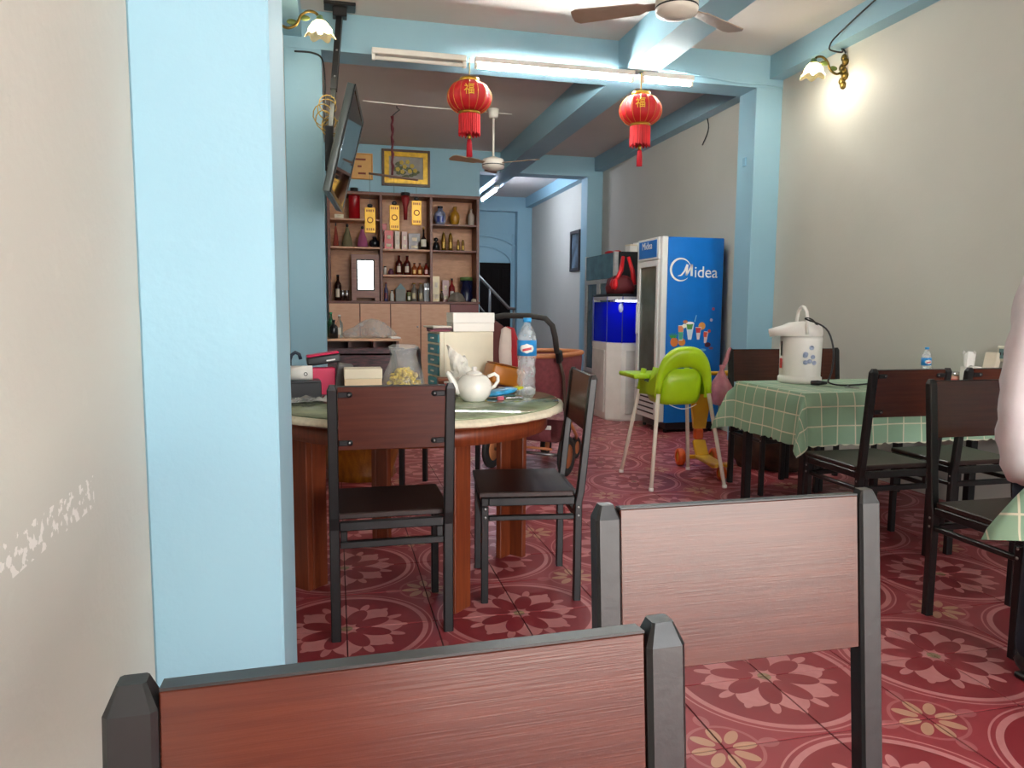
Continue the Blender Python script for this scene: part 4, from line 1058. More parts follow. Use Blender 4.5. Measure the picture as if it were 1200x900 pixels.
# popcorn bag, cream box, black and pink cases
pc = thing('popcorn_bag', 'clear plastic bag of yellow popcorn on the round table', 'bag', (.305, 3.40, TZ+.0006))
kern = MB(); rnd = random.Random(3)
for i in range(210):
    a = rnd.uniform(0, 2*PI); z = rnd.uniform(.012, .122); rr = .076*math.sqrt(max(.05, 1-(z/.125)**3))*math.sqrt(rnd.uniform(.3, 1)); kern.ball((rr*math.cos(a), rr*.8*math.sin(a), z), (rnd.uniform(.008, .013), rnd.uniform(.008, .013), rnd.uniform(.007, .011)), 6, 4)
ko = kern.build('popcorn', mat('popcorn', '#f0c238', .7, var=.35, scale=60), pc); ko['kind'] = 'stuff'
lumpy([(0, .001), (.085, .002), (.097, .04), (.09, .10), (.068, .15), (.055, .19), (.07, .225), (.05, .235)], 22, .06, 12, 1, .85).build('film', M_THIN, pc)
carton('storage_box', 'cream lidded box between popcorn bag and black case', 'box', (.118, 3.40, TZ+.0006), (.165, .12, .128), mat('beige_card', '#e2c8a4', .5, var=.02), 0, None, mat('beige_card_lid', '#e0d2b8', .5, var=.02), .36)
M_PINK = mat('hot_pink', '#d81450', .4, var=.04); M_DGREY = mat('dark_grey_case', '#2c2c2e', .5)
kb = thing('gadget_case', 'black box with hot pink lining at edge of the round table near pilaster', 'box', (-.135, 3.36, TZ+.0006), .12)
MB().b2((-.09, -.06, 0), (.065, .06, .075), .004).build('body', M_DGREY, kb); MB().b2((-.088, -.058, .0755), (.063, .058, .08)).build('rim', mat('case_rim', '#3c3c40', .4), kb)
kc = thing('gadget_case', 'hot pink and grey case standing open behind black box', 'box', (-.02, 3.50, TZ+.0006), .1)
MB().b2((-.10, -.03, 0), (.012, .03, .125), .003).build('pink_half', M_PINK, kc); MB().box((.05, -.01, .075), (.07, .05, .135), (0, .16, 0), .004).build('grey_half', mat('case_grey', '#5c5854', .5), kc); 
wd_ = thing('white_speaker', 'white cylindrical gadget with ring mark on black box', 'gadget', (-.150, 3.335, TZ+.082), 0)
MB().tube([(-.045, 0, .0325), (.048, 0, .0325)], .032, 20).build('body', M_WHITE, wd_); MB().tube([(-.055, 0, .0325), (-.0455, 0, .0325)], .033, 20).build('end_cap', M_BLK, wd_)
MB().tube([(.02+.007*math.cos(a), -.0325, .03+.007*math.sin(a)) for a in [2*PI*i/10 for i in range(10)]], .0016, 5, True).build('ring_mark', M_BLK, wd_)
spk = thing('phone_case', 'dark grey case with pink top lying on the pink one', 'case', (-.045, 3.515, TZ+.129), .3, None, (0, math.radians(-8), .1))
spk.location.z = TZ+.143
MB().b2((-.085, -.04, 0), (.065, .04, .04), .008, 2).build('body', M_DGREY, spk); MB().b2((-.083, -.039, .0405), (.063, .039, .05), .004).build('pink_top', M_PINK, spk); MB().b2((-.0, -.043, .012), (.04, -.0405, .018)).build('white_mark', M_WHITE, spk)
uh = thing('umbrella', 'black hooked umbrella handle beside blue pilaster', 'umbrella', (-.205, 3.47, TZ+.0006))
MB().tube([(0, 0, 0), (0, 0, .16), (.008, 0, .185), (.025, 0, .197), (.042, 0, .188), (.048, 0, .165)], .008, 8).build('handle', mat('navy_handle', '#1c2a3c', .4), uh); MB().lathe([(0, 0), (.022, 0), (.018, .06), (.01, .1), (0, .1)], 12).build('folded_canopy', M_BLK, uh)
fmo = MB(); rnd = random.Random(9)
fmo.grid([[(-.16+.26*i/9, -.075+.13*j/5+.01*rnd.uniform(-1, 1), .004+.03*abs(math.sin(i*1.7+j))*rnd.random()) for i in range(10)] for j in range(6)])
tag(solidify(fmo.build('plastic_wrap', M_FILM, None, (-.085, 3.215, TZ+.0006)), .0006), 'crumpled clear plastic wrap before the black box', 'plastic wrap')

# ------------------------------------------------------------------ on the bar counter
zc_ = zt+.0006
tag(lumpy([(0, .0), (.17, .0), (.185, .03), (.16, .06), (.12, .09), (.09, .12), (.04, .15), (0, .16)], 40, .16, 21, 1.05, .65, f=4).build('plastic_bag', film_mat('grey_film', '#b8b8b6', .38), None, (.295, CY+.24, zc_)), 'grey crumpled plastic bag lying on the bar counter', 'bag')
for nm, px, h, r, b_, c_, lb in (('a', 388, .21, .03, mat('green_glass_b', '#3c7a58', .1, trans=.5), C('#2c8a5c'), 'green capped glass bottle on the bar counter'), ('b', 391, .15, .035, C('#141416'), M_BLK, 'squat black bottle on the bar counter'), ('c', 398, .19, .028, M_GLASS, M_WHITE, 'clear glass bottle beside plastic bag on bar counter')):
    p = aty(px, 390, CY+.12+(.12 if nm != 'b' else 0))
    bottle_parts('glass_bottle', lb, 'bottle', (p.x, p.y, zc_), h, r, b_, c_, C('#d8d4c4') if nm == 'c' else None, 'bottles on the bar counter', .35, 'wine')
p = aty(470, 403, CY-.0); tag(MB().b2((-.04, -.1, 0), (.04, .1, .012), .002).build('receipt_pad', M_WHITE, None, (cx1-.075, CY+.08, zc_), (0, 0, .05)), 'small white paper pad at end of bar counter', 'paper')

# ------------------------------------------------------------------ right table items
RZ = .754
def airpot():
    t = thing('air_pot', 'white electric hot water air pot with floral print and black cord', 'air pot', (2.775, 3.955, RZ), math.radians(-20))
    t.scale = (1.14, 1.14, 1.0)
    MB().lathe([(0, 0), (.108, 0), (.112, .01), (.112, .035), (.105, .042), (.105, .05), (.108, .27), (.104, .285), (0, .285)], 32).build('body', M_WHITE, t)
    rows = []
    for (z, rx, ry, ox) in ((.286, .106, .106, 0), (.30, .112, .110, -.004), (.325, .112, .108, -.006), (.35, .098, .096, 0), (.368, .07, .07, .005), (.376, .0, .0, .005)):
        rows.append([(ox+rx*math.cos(a)-(.055*max(0, -math.cos(a))**3 if z < .345 else 0), ry*math.sin(a), z) for a in [2*PI*i/32 for i in range(32)]])
    MB().grid(rows, True, True).build('lid', M_WHITE, t)
    MB().tube([(-.155, 0, .30), (-.15, 0, .28)], .014, 12).build('spout', M_WHITE, t)
    MB().tube([(0, -.108, .30), (.0, -.105, .38), (0, -.08, .435), (0, -.04, .458), (0, 0, .464), (0, .04, .458), (0, .08, .435), (0, .105, .38), (0, .108, .30)], .009, 10).build('handle', M_WHITE, t)
    MB().box((-.108, -.03, .12), (.006, .018, .06), (0, 0, .27), .002).build('red_sticker', mat('sticker_red', '#c8323c', .4), t)
    MB().box((-.107, -.03, .21), (.005, .008, .09), (0, 0, .27), .001).build('level_window', M_BLK, t)
    m_fl = mat('floral_blue', '#b8c4e0', .3, var=.2)
    for k in range(7):
        a = math.radians(-72+random.uniform(-22, 22)); z = random.uniform(.12, .24); r = .1075
        for q in range(1): MB().lathe([(0, 0), (.014, 0), (.014, .0012), (0, .0012)], 7).build('printed_flower', m_fl, t, (r*math.cos(a), r*math.sin(a), z), Vector((math.cos(a), math.sin(a), 0)).to_track_quat('Z', 'Y').to_euler())
    cord = [(.10, -.02, .31), (.02, -.11, .40), (-.03, -.10, .395), (.04, -.13, .37), (.10, -.14, .33), (.13, -.15, .2), (.11, -.18, .06), (.08, -.19, .02), (.15, -.2, .006), (.26, -.13, .006), (.34, -.06, .006)]
    c2 = []
    for i in range(len(cord)-1):
        a, b = Vector(cord[i]), Vector(cord[i+1])
        for k in range(4): c2.append(a.lerp(b, k/4))
    c2.append(Vector(cord[-1]))
    for _ in range(4): c2 = [c2[0]]+[(c2[i-1]+c2[i]*2+c2[i+1])/4 for i in range(1, len(c2)-1)]+[c2[-1]]
    cdo = MB().tube(c2, .005, 8).build('cord', M_BLK, t)
    MB().tube([(.085, -.19, .02), (.04, -.2, .02), (.005, -.2, .02)], [.008, .016, .013], 10).build('plug', M_BLK, cdo)
airpot()
ky = thing('key_ring', 'bunch of metal keys on cloth before the air pot', 'keys', (2.86, 3.62, RZ))
MB().tube([(.018*math.cos(a), .018*math.sin(a), .003) for a in [2*PI*i/16 for i in range(16)]], .0015, 6, True).build('ring', M_STEEL, ky)
for k in range(4): kk = MB().b2((.02, -.004, 0), (.06, .004, .002)); kk.lathe([(.0, 0), (.01, 0), (.01, .002), (0, .002)], 10, (.02, 0, 0)); kk.build('key', M_STEEL, ky, (0, 0, .0005+.0022*k), (0, 0, -.9+k*.6))
ph = thing('tablet', 'thin white and black tablet on cloth beside air pot', 'tablet', (3.22, 3.72, RZ), -.1)
MB().b2((-.08, -.05, .0), (.08, .05, .008), .003).build('body', M_WHITE, ph); MB().b2((-.076, -.046, .0081), (.076, .046, .0095)).build('screen', M_BLK, ph)
wb = aty(1087, 400, 3.72)
water_bottle((wb.x, 3.72, RZ), .225, 'small clear water bottle on check cloth before grey wall')
jr = aty(1117, 432, 3.60)
jj = thing('sauce_jar', 'pink labelled glass jar with steel lid on check cloth', 'jar', (jr.x, 3.60, RZ))
MB().lathe([(0, 0), (.035, 0), (.037, .005), (.037, .055), (.033, .062), (0, .062)], 22).build('body', mat('jar_pink', '#c88c78', .3), jj); MB().lathe([(0, .0622), (.034, .0622), (.034, .085), (.03, .087), (0, .087)], 22).build('lid', M_CHROME, jj); MB().lathe([(.0375, .015), (.0375, .045)], 12, a0=-PI*.8, a1=-PI*.4, capped=False).build('label', mat('jar_red', '#b84030', .4), jj)
ts = thing('tissue_box', 'white tissue pack with pulled up sheet on check cloth', 'tissues', (aty(1139, 420, 3.50).x, 3.50, RZ))
MB().b2((-.04, -.04, 0), (.04, .04, .125), .008, 2).build('pack', M_WHITE, ts)
rows = [[(-.02+(.03+.01*j)*math.cos(a)*(1-.15*j), .02*math.sin(a)*(1+.3*j), .126+.04*j+.012*math.sin(3*a+j)) for a in [2*PI*i/10 for i in range(10)]] for j in range(3)]
solidify(MB().grid(rows, False, True).build('sheet', M_WHITE, ts), .001)
nh = thing('napkin_stack', 'stack of cream napkins leaning on the tissue pack', 'napkins', (aty(1156, 420, 3.47).x+.012, 3.47, RZ), .1, None, (0, 0, .1))
MB().box((.022, 0, .112), (.035, .08, .19), (0, .2, 0), .004).build('napkins', mat('napkin', '#e8dcc4', .8), nh); MB().b2((-.02, -.045, 0), (.03, .045, .008), .002).build('holder', M_STEEL, nh)
ot = atx(1187, 415, XR)
oo = thing('wall_socket', 'white double power socket on grey wall above table', 'socket', (XR, ot.y, ot.z))
MB().b2((-.035, -.075, -.045), (0, .075, .045), .006).build('box', mat('socket_cream', '#d8d4c0', .5), oo)
for s in (-1, 1):
    f_ = MB().b2((-.038, s*.035-.022, -.028), (-.0355, s*.035+.022, .028), .001).build('face', mat('socket_green', '#6c8c8c', .4), oo)
    for q in (-1, 1): MB().b2((-.0395, s*.035+q*.009-.003, -.008), (-.0382, s*.035+q*.009+.003, .008)).build('slot', M_BLK, f_)

# ------------------------------------------------------------------ television on ceiling pole
def tv():
    a = aty(416, 98, 4.62); b = aty(425.5, 143, 5.5); c = aty(386, 226, 4.62)
    U = (b-a); V = (c-a); W_ = U.length
    U.normalize(); V = V-U*V.dot(U); H_ = V.length*.99; V.normalize(); N = V.cross(U)
    if N.x < 0: N = -N
    Up = -V
    Xv = Up.cross(N)                              # x axis so that x cross up = ... right handed: X x Y = Z(normal)
    org = (a+U*W_/2+V*H_/2)
    t = thing('television', 'flat grey television tilted down on a ceiling pole', 'television')
    t.matrix_world = Matrix(((Xv.x, Up.x, N.x, org.x), (Xv.y, Up.y, N.y, org.y), (Xv.z, Up.z, N.z, org.z), (0, 0, 0, 1)))
    mg = mat('tv_grey', '#5c6462', .35, .3)
    MB().b2((-W_/2, -H_/2, -.045), (W_/2, H_/2, -.002), .008, 2).build('case', mg, t)
    bz = MB()
    for s in (-1, 1): bz.b2((s*W_/2-s*.022, -H_/2+.0, -.0018), (s*W_/2, H_/2, .006)); bz.b2((-W_/2+.022, s*H_/2-s*.025, -.0018), (W_/2-.022, s*H_/2, .006))
    bz.build('bezel', mat('tv_bezel', '#2a2e2e', .2), t)
    MB().b2((-W_/2+.022, -H_/2+.025, -.0018), (W_/2-.022, H_/2-.025, .002)).build('screen', mat('tv_screen', '#0a0b0c', .04, var=0, spec=1.), t)
    MB().b2((-.18, -.15, -.085), (.18, .15, -.0455), .006).build('back_cover', mg, t)
    for k in range(3): MB().b2((W_/2-.3+.08*k, -H_/2+.02, -.047), (W_/2-.26+.08*k, -H_/2+.1, -.0455)).build('vent', M_BLK, t)
    # pole
    m = thing('ceiling_mount', 'black adjustable ceiling pole carrying the television', 'bracket', (0, 0, 0))
    top = atz(398, 6, ZC-.003); bk = org-N*.09
    p2 = Vector((bk.x-.03, bk.y+.1, bk.z+.05))
    MB().b2((top.x-.11, top.y-.07, ZC-.025), (top.x+.11, top.y+.07, ZC-.0005), .004).build('ceiling_plate', M_BLK, m)
    MB().b2((top.x-.05, top.y-.04, ZC-.09), (top.x+.05, top.y+.04, ZC-.0255), .004).build('swivel', M_BLK, m)
    pt_ = Vector((top.x, top.y, ZC-.06)); mid = pt_.lerp(p2, .5)
    MB().bar(pt_, mid+(p2-pt_)*.1, .04, .04).build('outer_pole', M_BLK, m); MB().bar(mid, p2, .03, .03).build('inner_pole', mat('pole_grey', '#2c302e', .35, .4), m)
    MB().bar(p2+Vector((0, 0, .12)), p2-Vector((0, 0, .25)), .05, .06).build('wall_arm', M_BLK, m)
    for k in range(2): MB().ball(pt_.lerp(p2, .3+.2*k)+Vector((0, -.022, 0)), .008, 8, 5).build('bolt', M_STEEL, m)
    # coiled yellow cable
    cc = aty(383, 128, p2.y+.1); pts = []
    for i in range(90):
        a_ = i*.42; rr = .055+.02*math.sin(i*.37); pts.append((cc.x+rr*math.cos(a_)+.02*math.sin(i*.11), cc.y+.02*math.sin(i*.5), cc.z+rr*math.sin(a_)-.0017*i+.03))
    tag(MB().tube(pts, .004, 6).build('cable_coil', mat('yellow_cable', '#a88a3c', .5), None), 'loose coil of yellowish cable behind the television', 'cable')
tv()

# ------------------------------------------------------------------ lights: tubes, sconces
def tube_lamp(p, q, on, label, strength, group=None, glow='#f8faf4'):
    p, q = Vector(p), Vector(q); d = (q-p); L = d.length; rz = math.atan2(d.y, d.x)
    t = thing('fluorescent_lamp', label, 'lamp', p, rz, group)
    MB().b2((0, -.036, .024), (L, .031, .063), .004).build('housing', mat('lamp_housing', '#e6e4dc', .4), t)
    for x in (.012, L-.012): MB().b2((x-.012, -.014, -.018), (x+.012, .014, .0275), .003).build('end_cap', MATS['lamp_housing'], t)
    if p.y < 6:
        for x in (.1, L-.1): MB().b2((x-.01, .0312, .03), (x+.01, 5.7598-p.y, .05)).build('mount_arm', MATS['lamp_housing'], t)
        for x in (.1, L-.1): MB().b2((x-.012, 5.7530-p.y, .0502), (x+.012, 5.7598-p.y, .11)).build('mount_plate', MATS['lamp_housing'], t)
    m = emat('tube_glow_%g' % strength, glow, strength) if 'tube_glow_%g' % strength not in MATS else MATS['tube_glow_%g' % strength]
    MB().tube([(.025, 0, 0), (L-.025, 0, 0)], .014, 12).build('tube', m if on else M_WHITE, t)
TY = 5.63; ZL = ZB-.064
TUBE = 215.
tube_lamp((.29, TY, ZL), (.985, TY, ZL), False, 'unlit fluorescent lamp beside the television under blue beam', 0)
tube_lamp((1.05, TY, ZL), (2.33, TY, ZL), True, 'long lit fluorescent lamp between the two red lanterns', TUBE)
tube_lamp((2.40, TY+.0, ZL), (2.84, TY, ZL), True, 'short lit fluorescent lamp near the blue pilaster', TUBE)
for k in range(3):
    pass
a = atz(583, 221, 3.0); b = atz(564, 236, 3.0)
tube_lamp((a.x, a.y, 2.99), (a.x, a.y+1.2, 2.99), True, 'lit fluorescent lamp on the beam in back passage', TUBE*1.2, None, '#dfeaff')
# the far lamp hangs on two short rods from the ceiling
def hanger(label, x, y0, y1, z0):
    m = MB()
    for y in (y0, y1): m.tube([(x, y, z0), (x, y, ZC-.0005)], .006, 6)
    t = m
    return t
fr_ = thing('lamp_bracket', 'thin rod bracket holding the back passage lamp', 'bracket', (a.x, a.y, 0))
for k, y in enumerate((.2, 1.0)): MB().tube([(0, y, 3.0535), (0, y, ZC-.0005)], .006, 6).build('rod', M_STEEL, fr_)
M_BRASS = mat('aged_brass', '#6e5a24', .4, .7, var=.3, scale=30)
def sconce(base, dirx, label, tilt=0.):
    t = thing('wall_sconce', label, 'wall lamp', base, 0 if dirx < 0 else PI)      # arm runs along local -x
    bp = MB()
    for k in range(7): bp.ball((-.012, .018*math.sin(k*2.1), -.10+k*.033), (.02, .035-.003*abs(k-3), .03), 10, 6)
    bp.build('back_plate', M_BRASS, t)
    pts = [(-.02, 0, 0), (-.07, .0, -.03), (-.13, 0, .0), (-.15, 0, .06), (-.20, 0, .095), (-.25, 0, .085), (-.27, 0, .05)]
    c2 = []
    for i in range(len(pts)-1):
        for k in range(4): c2.append(Vector(pts[i]).lerp(Vector(pts[i+1]), k/4))
    c2.append(Vector(pts[-1]))
    for _ in range(3): c2 = [c2[0]]+[(c2[i-1]+c2[i]*2+c2[i+1])/4 for i in range(1, len(c2)-1)]+[c2[-1]]
    ar = MB().tube(c2, .009, 8).build('arm', M_BRASS, t)
    for k, (i, s) in enumerate(((6, 1), (14, -1))): MB().ball(c2[i]+Vector((0, 0, .03*s)), (.035, .008, .018), 10, 6).build('leaf', mat('leaf_green', '#5c6c2c', .5), ar)
    e = Vector(pts[-1])
    MB().lathe([(.016, .02), (.026, -.005), (.03, -.02)], 14, tuple(e), capped=True).build('holder', mat('holder_green', '#5c7c50', .4), t)
    gm, nt, b = newmat('petal_glass%s' % dirx)
    nt.nodes.remove(b); b = nt.nodes.new('ShaderNodeBsdfTranslucent'); b.inputs[0].default_value = srgb('#ffe9b0')
    tl = nt.nodes.new('ShaderNodeBsdfTransparent'); mx = nt.nodes.new('ShaderNodeMixShader'); mx.inputs[0].default_value = .5
    nt.links.new(tl.outputs[0], mx.inputs[1]); nt.links.new(b.outputs[0], mx.inputs[2]); nt.links.new(mx.outputs[0], nt.nodes['Material Output'].inputs[0])
    rows = []
    for r, z in ((.028, -.01), (.05, -.03), (.066, -.06), (.068, -.085), (.088, -.105)):
        rows.append([(e.x+r*(1+.10*math.cos(6*a)*(z < -.05))*math.cos(a), e.y+r*(1+.10*math.cos(6*a)*(z < -.05))*math.sin(a), e.z+z-(.012*math.cos(6*a) if z < -.1 else 0)) for a in [2*PI*i/36 for i in range(36)]])
    solidify(MB().grid(rows, True, True).build('petal_shade', gm, t), .003)
    MB().ball((e.x, e.y, e.z-.06), (.024, .024, .034), 14, 8).build('bulb', emat('bulb_glow%s' % dirx, '#fff0d0', 12), t)
    ld = bpy.data.lights.new('sconce_bulb', 'POINT'); ld.energy = 9; ld.color = (1, .93, .78); ld.shadow_soft_size = .03
    lo = bpy.data.objects.new('sconce_light', ld); COL.objects.link(lo); lo.parent = t; lo.location = (e.x, e.y, e.z-.115)
    return t
rs = atx(990, 84, XR)
sconce((XR-.0, rs.y, rs.z), -1, 'brass wall sconce with lit petal shade above the check cloth table')
sconce((XL+.0, 5.0, 2.96), 1, 'brass wall sconce with lit petal shade by the television')
def wire(name, pts, r, m, label, n=6):
    c2 = []
    for i in range(len(pts)-1):
        for k in range(5): c2.append(Vector(pts[i]).lerp(Vector(pts[i+1]), k/5))
    c2.append(Vector(pts[-1]))
    for _ in range(4): c2 = [c2[0]]+[(c2[i-1]+c2[i]*2+c2[i+1])/4 for i in range(1, len(c2)-1)]+[c2[-1]]
    return tag(MB().tube(c2, r, n).build(name, m), label, 'cable')
wire('cable', [atx(991, 62, XR-.012), atx(982, 48, XR-.012), (3.72, rs.y-.02, 3.11), (3.66, rs.y-.03, 3.105), (3.57, rs.y-.04, 3.11), (3.575, rs.y-.06, 3.16), (3.60, rs.y-.1, 3.2), (3.612, rs.y-.35, 3.28), (3.612, rs.y-.6, 3.333)], .006, M_BLK, 'black cable from sconce above check cloth table to beam')
wire('cable', [atx(822, 108, 3.745), atx(826, 125, 3.742), atx(815, 140, 3.742), atx(826, 128, 3.74), atx(832, 150, 3.742), atx(823, 170, 3.742)], .006, M_BLK, 'loose black cable hanging under beam above blue fridge')
wire('cable', [(2.55, 5.752, 3.16), (2.9, 5.752, 3.13), (3.3, 5.752, 3.09), (3.6, 5.752, 3.10), (3.74, 5.752, 3.09)], .008, MATS['blue_paint'], 'blue painted cable along the front of cross beam')
wire('cable', [aty(345, 60, 5.752), aty(365, 61, 5.752), aty(378, 66, 5.752), aty(381, 90, 5.752), aty(382, 200, 5.752)], .007, M_BLK, 'dark cable running down blue pilaster behind television')
sw = aty(876, 190, 5.76)
tag(MB().box((0, 0, 0), (.012, .05, .075), None, .003).build('junction_box', mat('switch_blue', '#7ca8c0', .5), None, (3.4935, 5.90, atx(873, 190, 3.5).z)), 'small blue painted junction box on pilaster by blue fridge', 'junction box')

# ------------------------------------------------------------------ lanterns
def lantern(x, label):
    zc = 2.758; t = thing('paper_lantern', label, 'lantern', (x, 5.57, zc), -math.atan(x/5.57))
    mr = mat('lantern_red', '#c4101c', .55, var=.05)
    n = 16; rf = lambda a, z: 1-.035*abs(math.sin(n*a/2))**.4
    prof = [(.075, -.105)]+[(.165*math.cos(p_)**.75, .118*math.sin(p_)) for p_ in [(-1.1+2.2*i/12) for i in range(13)]]+[(.075, .108)]
    MB().lathe(prof, 96, rfun=lambda a, z: 1-.03*(1-abs(math.cos(n*a/2))**.5)).build('globe', mr, t)
    for k in range(n):
        a = 2*PI*k/n
        MB().tube([(.167*math.cos(p_)**.75*math.cos(a), .167*math.cos(p_)**.75*math.sin(a), .12*math.sin(p_)) for p_ in [(-1.1+2.2*i/10) for i in range(11)]], .0018, 4).build('rib', mat('gold_rib', '#d8a048', .4, .3), t)
    MB().lathe([(.07, .1085), (.078, .112), (.074, .135), (0, .136)], 24).build('top_cap', GOLD, t)
    MB().lathe([(.078, -.125), (.082, -.105), (.078, -.1055)], 24).build('lower_cap', GOLD, t)
    fr = MB()
    rows = []
    for z, k in ((-.126, 1.), (-.20, 1.), (-.27, 1.02)): rows.append([(.078*k*(1+.03*math.sin(30*a))*math.cos(a), .078*k*(1+.03*math.sin(30*a))*math.sin(a), z-(.01*math.sin(17*a) if z < -.25 else 0)) for a in [2*PI*i/96 for i in range(96)]])
    solidify(fr.grid(rows, False, True).build('fringe', mat('fringe_red', '#d41420', .6, var=.2, scale=60, stretch=(1, 1, .1)), t), .003)
    MB().ball((0, 0, -.285), (.016, .016, .022), 12, 8).build('bead', GOLD, t)
    MB().lathe([(0, -.305), (.016, -.306), (.021, -.35), (.023, -.43), (0, -.43)], 20, rfun=lambda a, z: 1+.08*math.sin(10*a)).build('tassel', mat('tassel_red', '#c01428', .7), t)
    MB().tube([(0, 0, .136), (0, .02, ZL-zc+.03), (0, .04, ZL-zc+.05)], .005, 6).build('cord', mat('cord_gold', '#b89a50', .5), t)
    text_mesh('lettering', '\u798f', .08, mat('gold_ink', '#f2c23c', .5), t, (.0, -.167, .012), (PI/2, 0, 0), .004)
    return t
lantern(1.00, 'red paper lantern with gold character hanging closer to the television')
lantern(2.37, 'red paper lantern with gold character hanging closer to blue drinks fridge')

# ------------------------------------------------------------------ ceiling fans
def ceiling_fan(x, y, zh, ang, label, mb_, L=.52, mm=None):
    t = thing('ceiling_fan', label, 'ceiling fan', (x, y, zh), 0)
    mw = mm or mat('fan_cream', '#e4ddd0', .4, var=.03)
    MB().lathe([(0, -.045), (.055, -.045), (.075, -.03), (.115, -.02), (.122, 0), (.122, .05), (.11, .075), (.06, .09), (.03, .10), (0, .10)], 32).build('motor', mw, t)
    MB().lathe([(.1225, .005), (.1235, .01), (.1225, .015)], 32, capped=False).build('band', M_BLK, t)
    top = ZC-zh
    MB().tube([(0, 0, .1005), (0, 0, top-.07)], .012, 10).build('rod', mw, t)
    MB().lathe([(.02, top-.10), (.05, top-.09), (.06, top-.001), (0, top-.001)], 20).build('canopy', mw, t)
    for k in range(3):
        a = math.radians(ang+120*k)
        bl = MB(); poly = [(.10, -.03), (.18, -.035), (.22, -.062), (L, -.075), (L+.03, -.05), (L+.035, .0), (L+.03, .05), (L, .07), (.22, .05), (.18, .03), (.10, .03)]
        bl.prism(poly, .006, ((0, 0, 0), (1, 0, 0), (0, 1, 0)))
        b_ = bl.build('blade', mb_, t, (0, 0, .03), (math.radians(10), 0, a))
        b_.rotation_mode = 'XYZ'
    return t
fp = atz(793, 12, 2.90)
ceiling_fan(fp.x, fp.y, 2.90, 28, 'cream ceiling fan with brown blades above the dining tables', mat('fan_blade_brown', '#a08a7a', .45), .58)
ff = aty(578, 195, 8.0)
ceiling_fan(ff.x, 8.0, ff.z, -38, 'cream ceiling fan hanging before the golden picture and cabinet', mat('fan_blade_tan', '#a88c70', .45), .5)

# ------------------------------------------------------------------ pictures
def picture(p0, p1, y, label, mf, mi, wf=.05, mi2=None):
    cx, cz, W_, H_ = (p0.x+p1.x)/2, (p0.z+p1.z)/2, abs(p1.x-p0.x), abs(p1.z-p0.z)
    t = thing('picture_frame', label, 'picture', (cx, y, cz))
    f = MB()
    for s in (-1, 1): f.b2((s*W_/2-s*wf, -.03, -H_/2), (s*W_/2, 0, H_/2), .004); f.b2((-W_/2+wf, -.03, s*H_/2-s*wf), (W_/2-wf, 0, s*H_/2), .004)
    f.build('frame', mf, t); MB().b2((-W_/2+wf, -.012, -H_/2+wf), (W_/2-wf, 0, H_/2-wf)).build('picture', mi, t)
    return t, W_, H_
GF = mat('gilt_frame', '#d0a428', .3, .35, var=.15, scale=20)
pg, W_, H_ = picture(aty(447, 174, 10.09), aty(504, 220, 10.09), 10.098, 'gilt framed picture of yellow flowers above the cabinet', mat('dark_gilt', '#4a2c14', .4), mat('picture_grey', '#98948c', .5, var=.1), .035)
f = MB(); wf = .06
for s in (-1, 1): f.b2((s*(W_/2-.035)-s*wf, -.036, -H_/2+.035), (s*(W_/2-.035), -.0125, H_/2-.035)); f.b2((-W_/2+.035+wf, -.036, s*(H_/2-.035)-s*wf), (W_/2-.035-wf, -.0125, s*(H_/2-.035)))
f.build('gilt_mount', GF, pg)
rnd = random.Random(2)
for k in range(26):
    a = rnd.uniform(0, 2*PI); r = math.sqrt(rnd.random()); x, z = .16*r*math.cos(a), .10*r*math.sin(a)-.02
    MB().ball((x, -.0135-.0002*k, z), (.035, .0012, .022), 8, 4).build('printed_leaf', mat('print_leaf', '#5c6444', .6), pg)
for k, (x, z) in enumerate(((-.06, .07), (.02, .08), (.08, .03), (-.02, .02), (-.11, -.02), (.05, -.04), (-.05, -.05), (.12, -.03))):
    fo = MB(); n = 6
    for q in range(5): a = 2*PI*q/5; fo.ball((x+.016*math.cos(a), -.0215, z+.016*math.sin(a)), (.015, .0012, .015), 8, 4)
    fo.build('printed_bloom', mat('print_bloom', '#c8ac48', .6), pg)
pc_, W2, H2 = picture(aty(411, 179, 10.09), aty(437, 211, 10.09), 10.098, 'orange paper certificate with small dark seals on blue wall', mat('orange_mount', '#d89c50', .5), mat('orange_paper', '#e0ae68', .6, var=.05), .02)
for (x, z, w_) in ((-.02, .09, .14), (-.03, .0, .05), (.0, -.09, .10)): MB().b2((x-w_/2, -.0145, z-.012), (x+w_/2, -.0125, z+.012)).build('printed_seal', mat('seal_brown', '#7c3018', .6), pc_)
q0, q1 = atx(670, 272, XR), atx(680, 317, XR)
pw = thing('picture_frame', 'dark framed dim picture on pale wall behind display fridge', 'picture', (XR, (q0.y+q1.y)/2, (q0.z+q1.z)/2))
ly, lz = abs(q0.y-q1.y)/2, abs(q0.z-q1.z)/2
f = MB()
for s in (-1, 1): f.b2((-.03, s*ly-s*.05, -lz), (0, s*ly, lz)); f.b2((-.03, -ly+.05, s*lz-s*.05), (0, ly-.05, s*lz))
f.build('frame', mat('dark_frame', '#3a3436', .5), pw); MB().b2((-.012, -ly+.05, -lz+.05), (0, ly-.05, lz-.05)).build('picture', mat('dim_picture', '#5c6c7c', .4, var=.5, scale=5), pw)

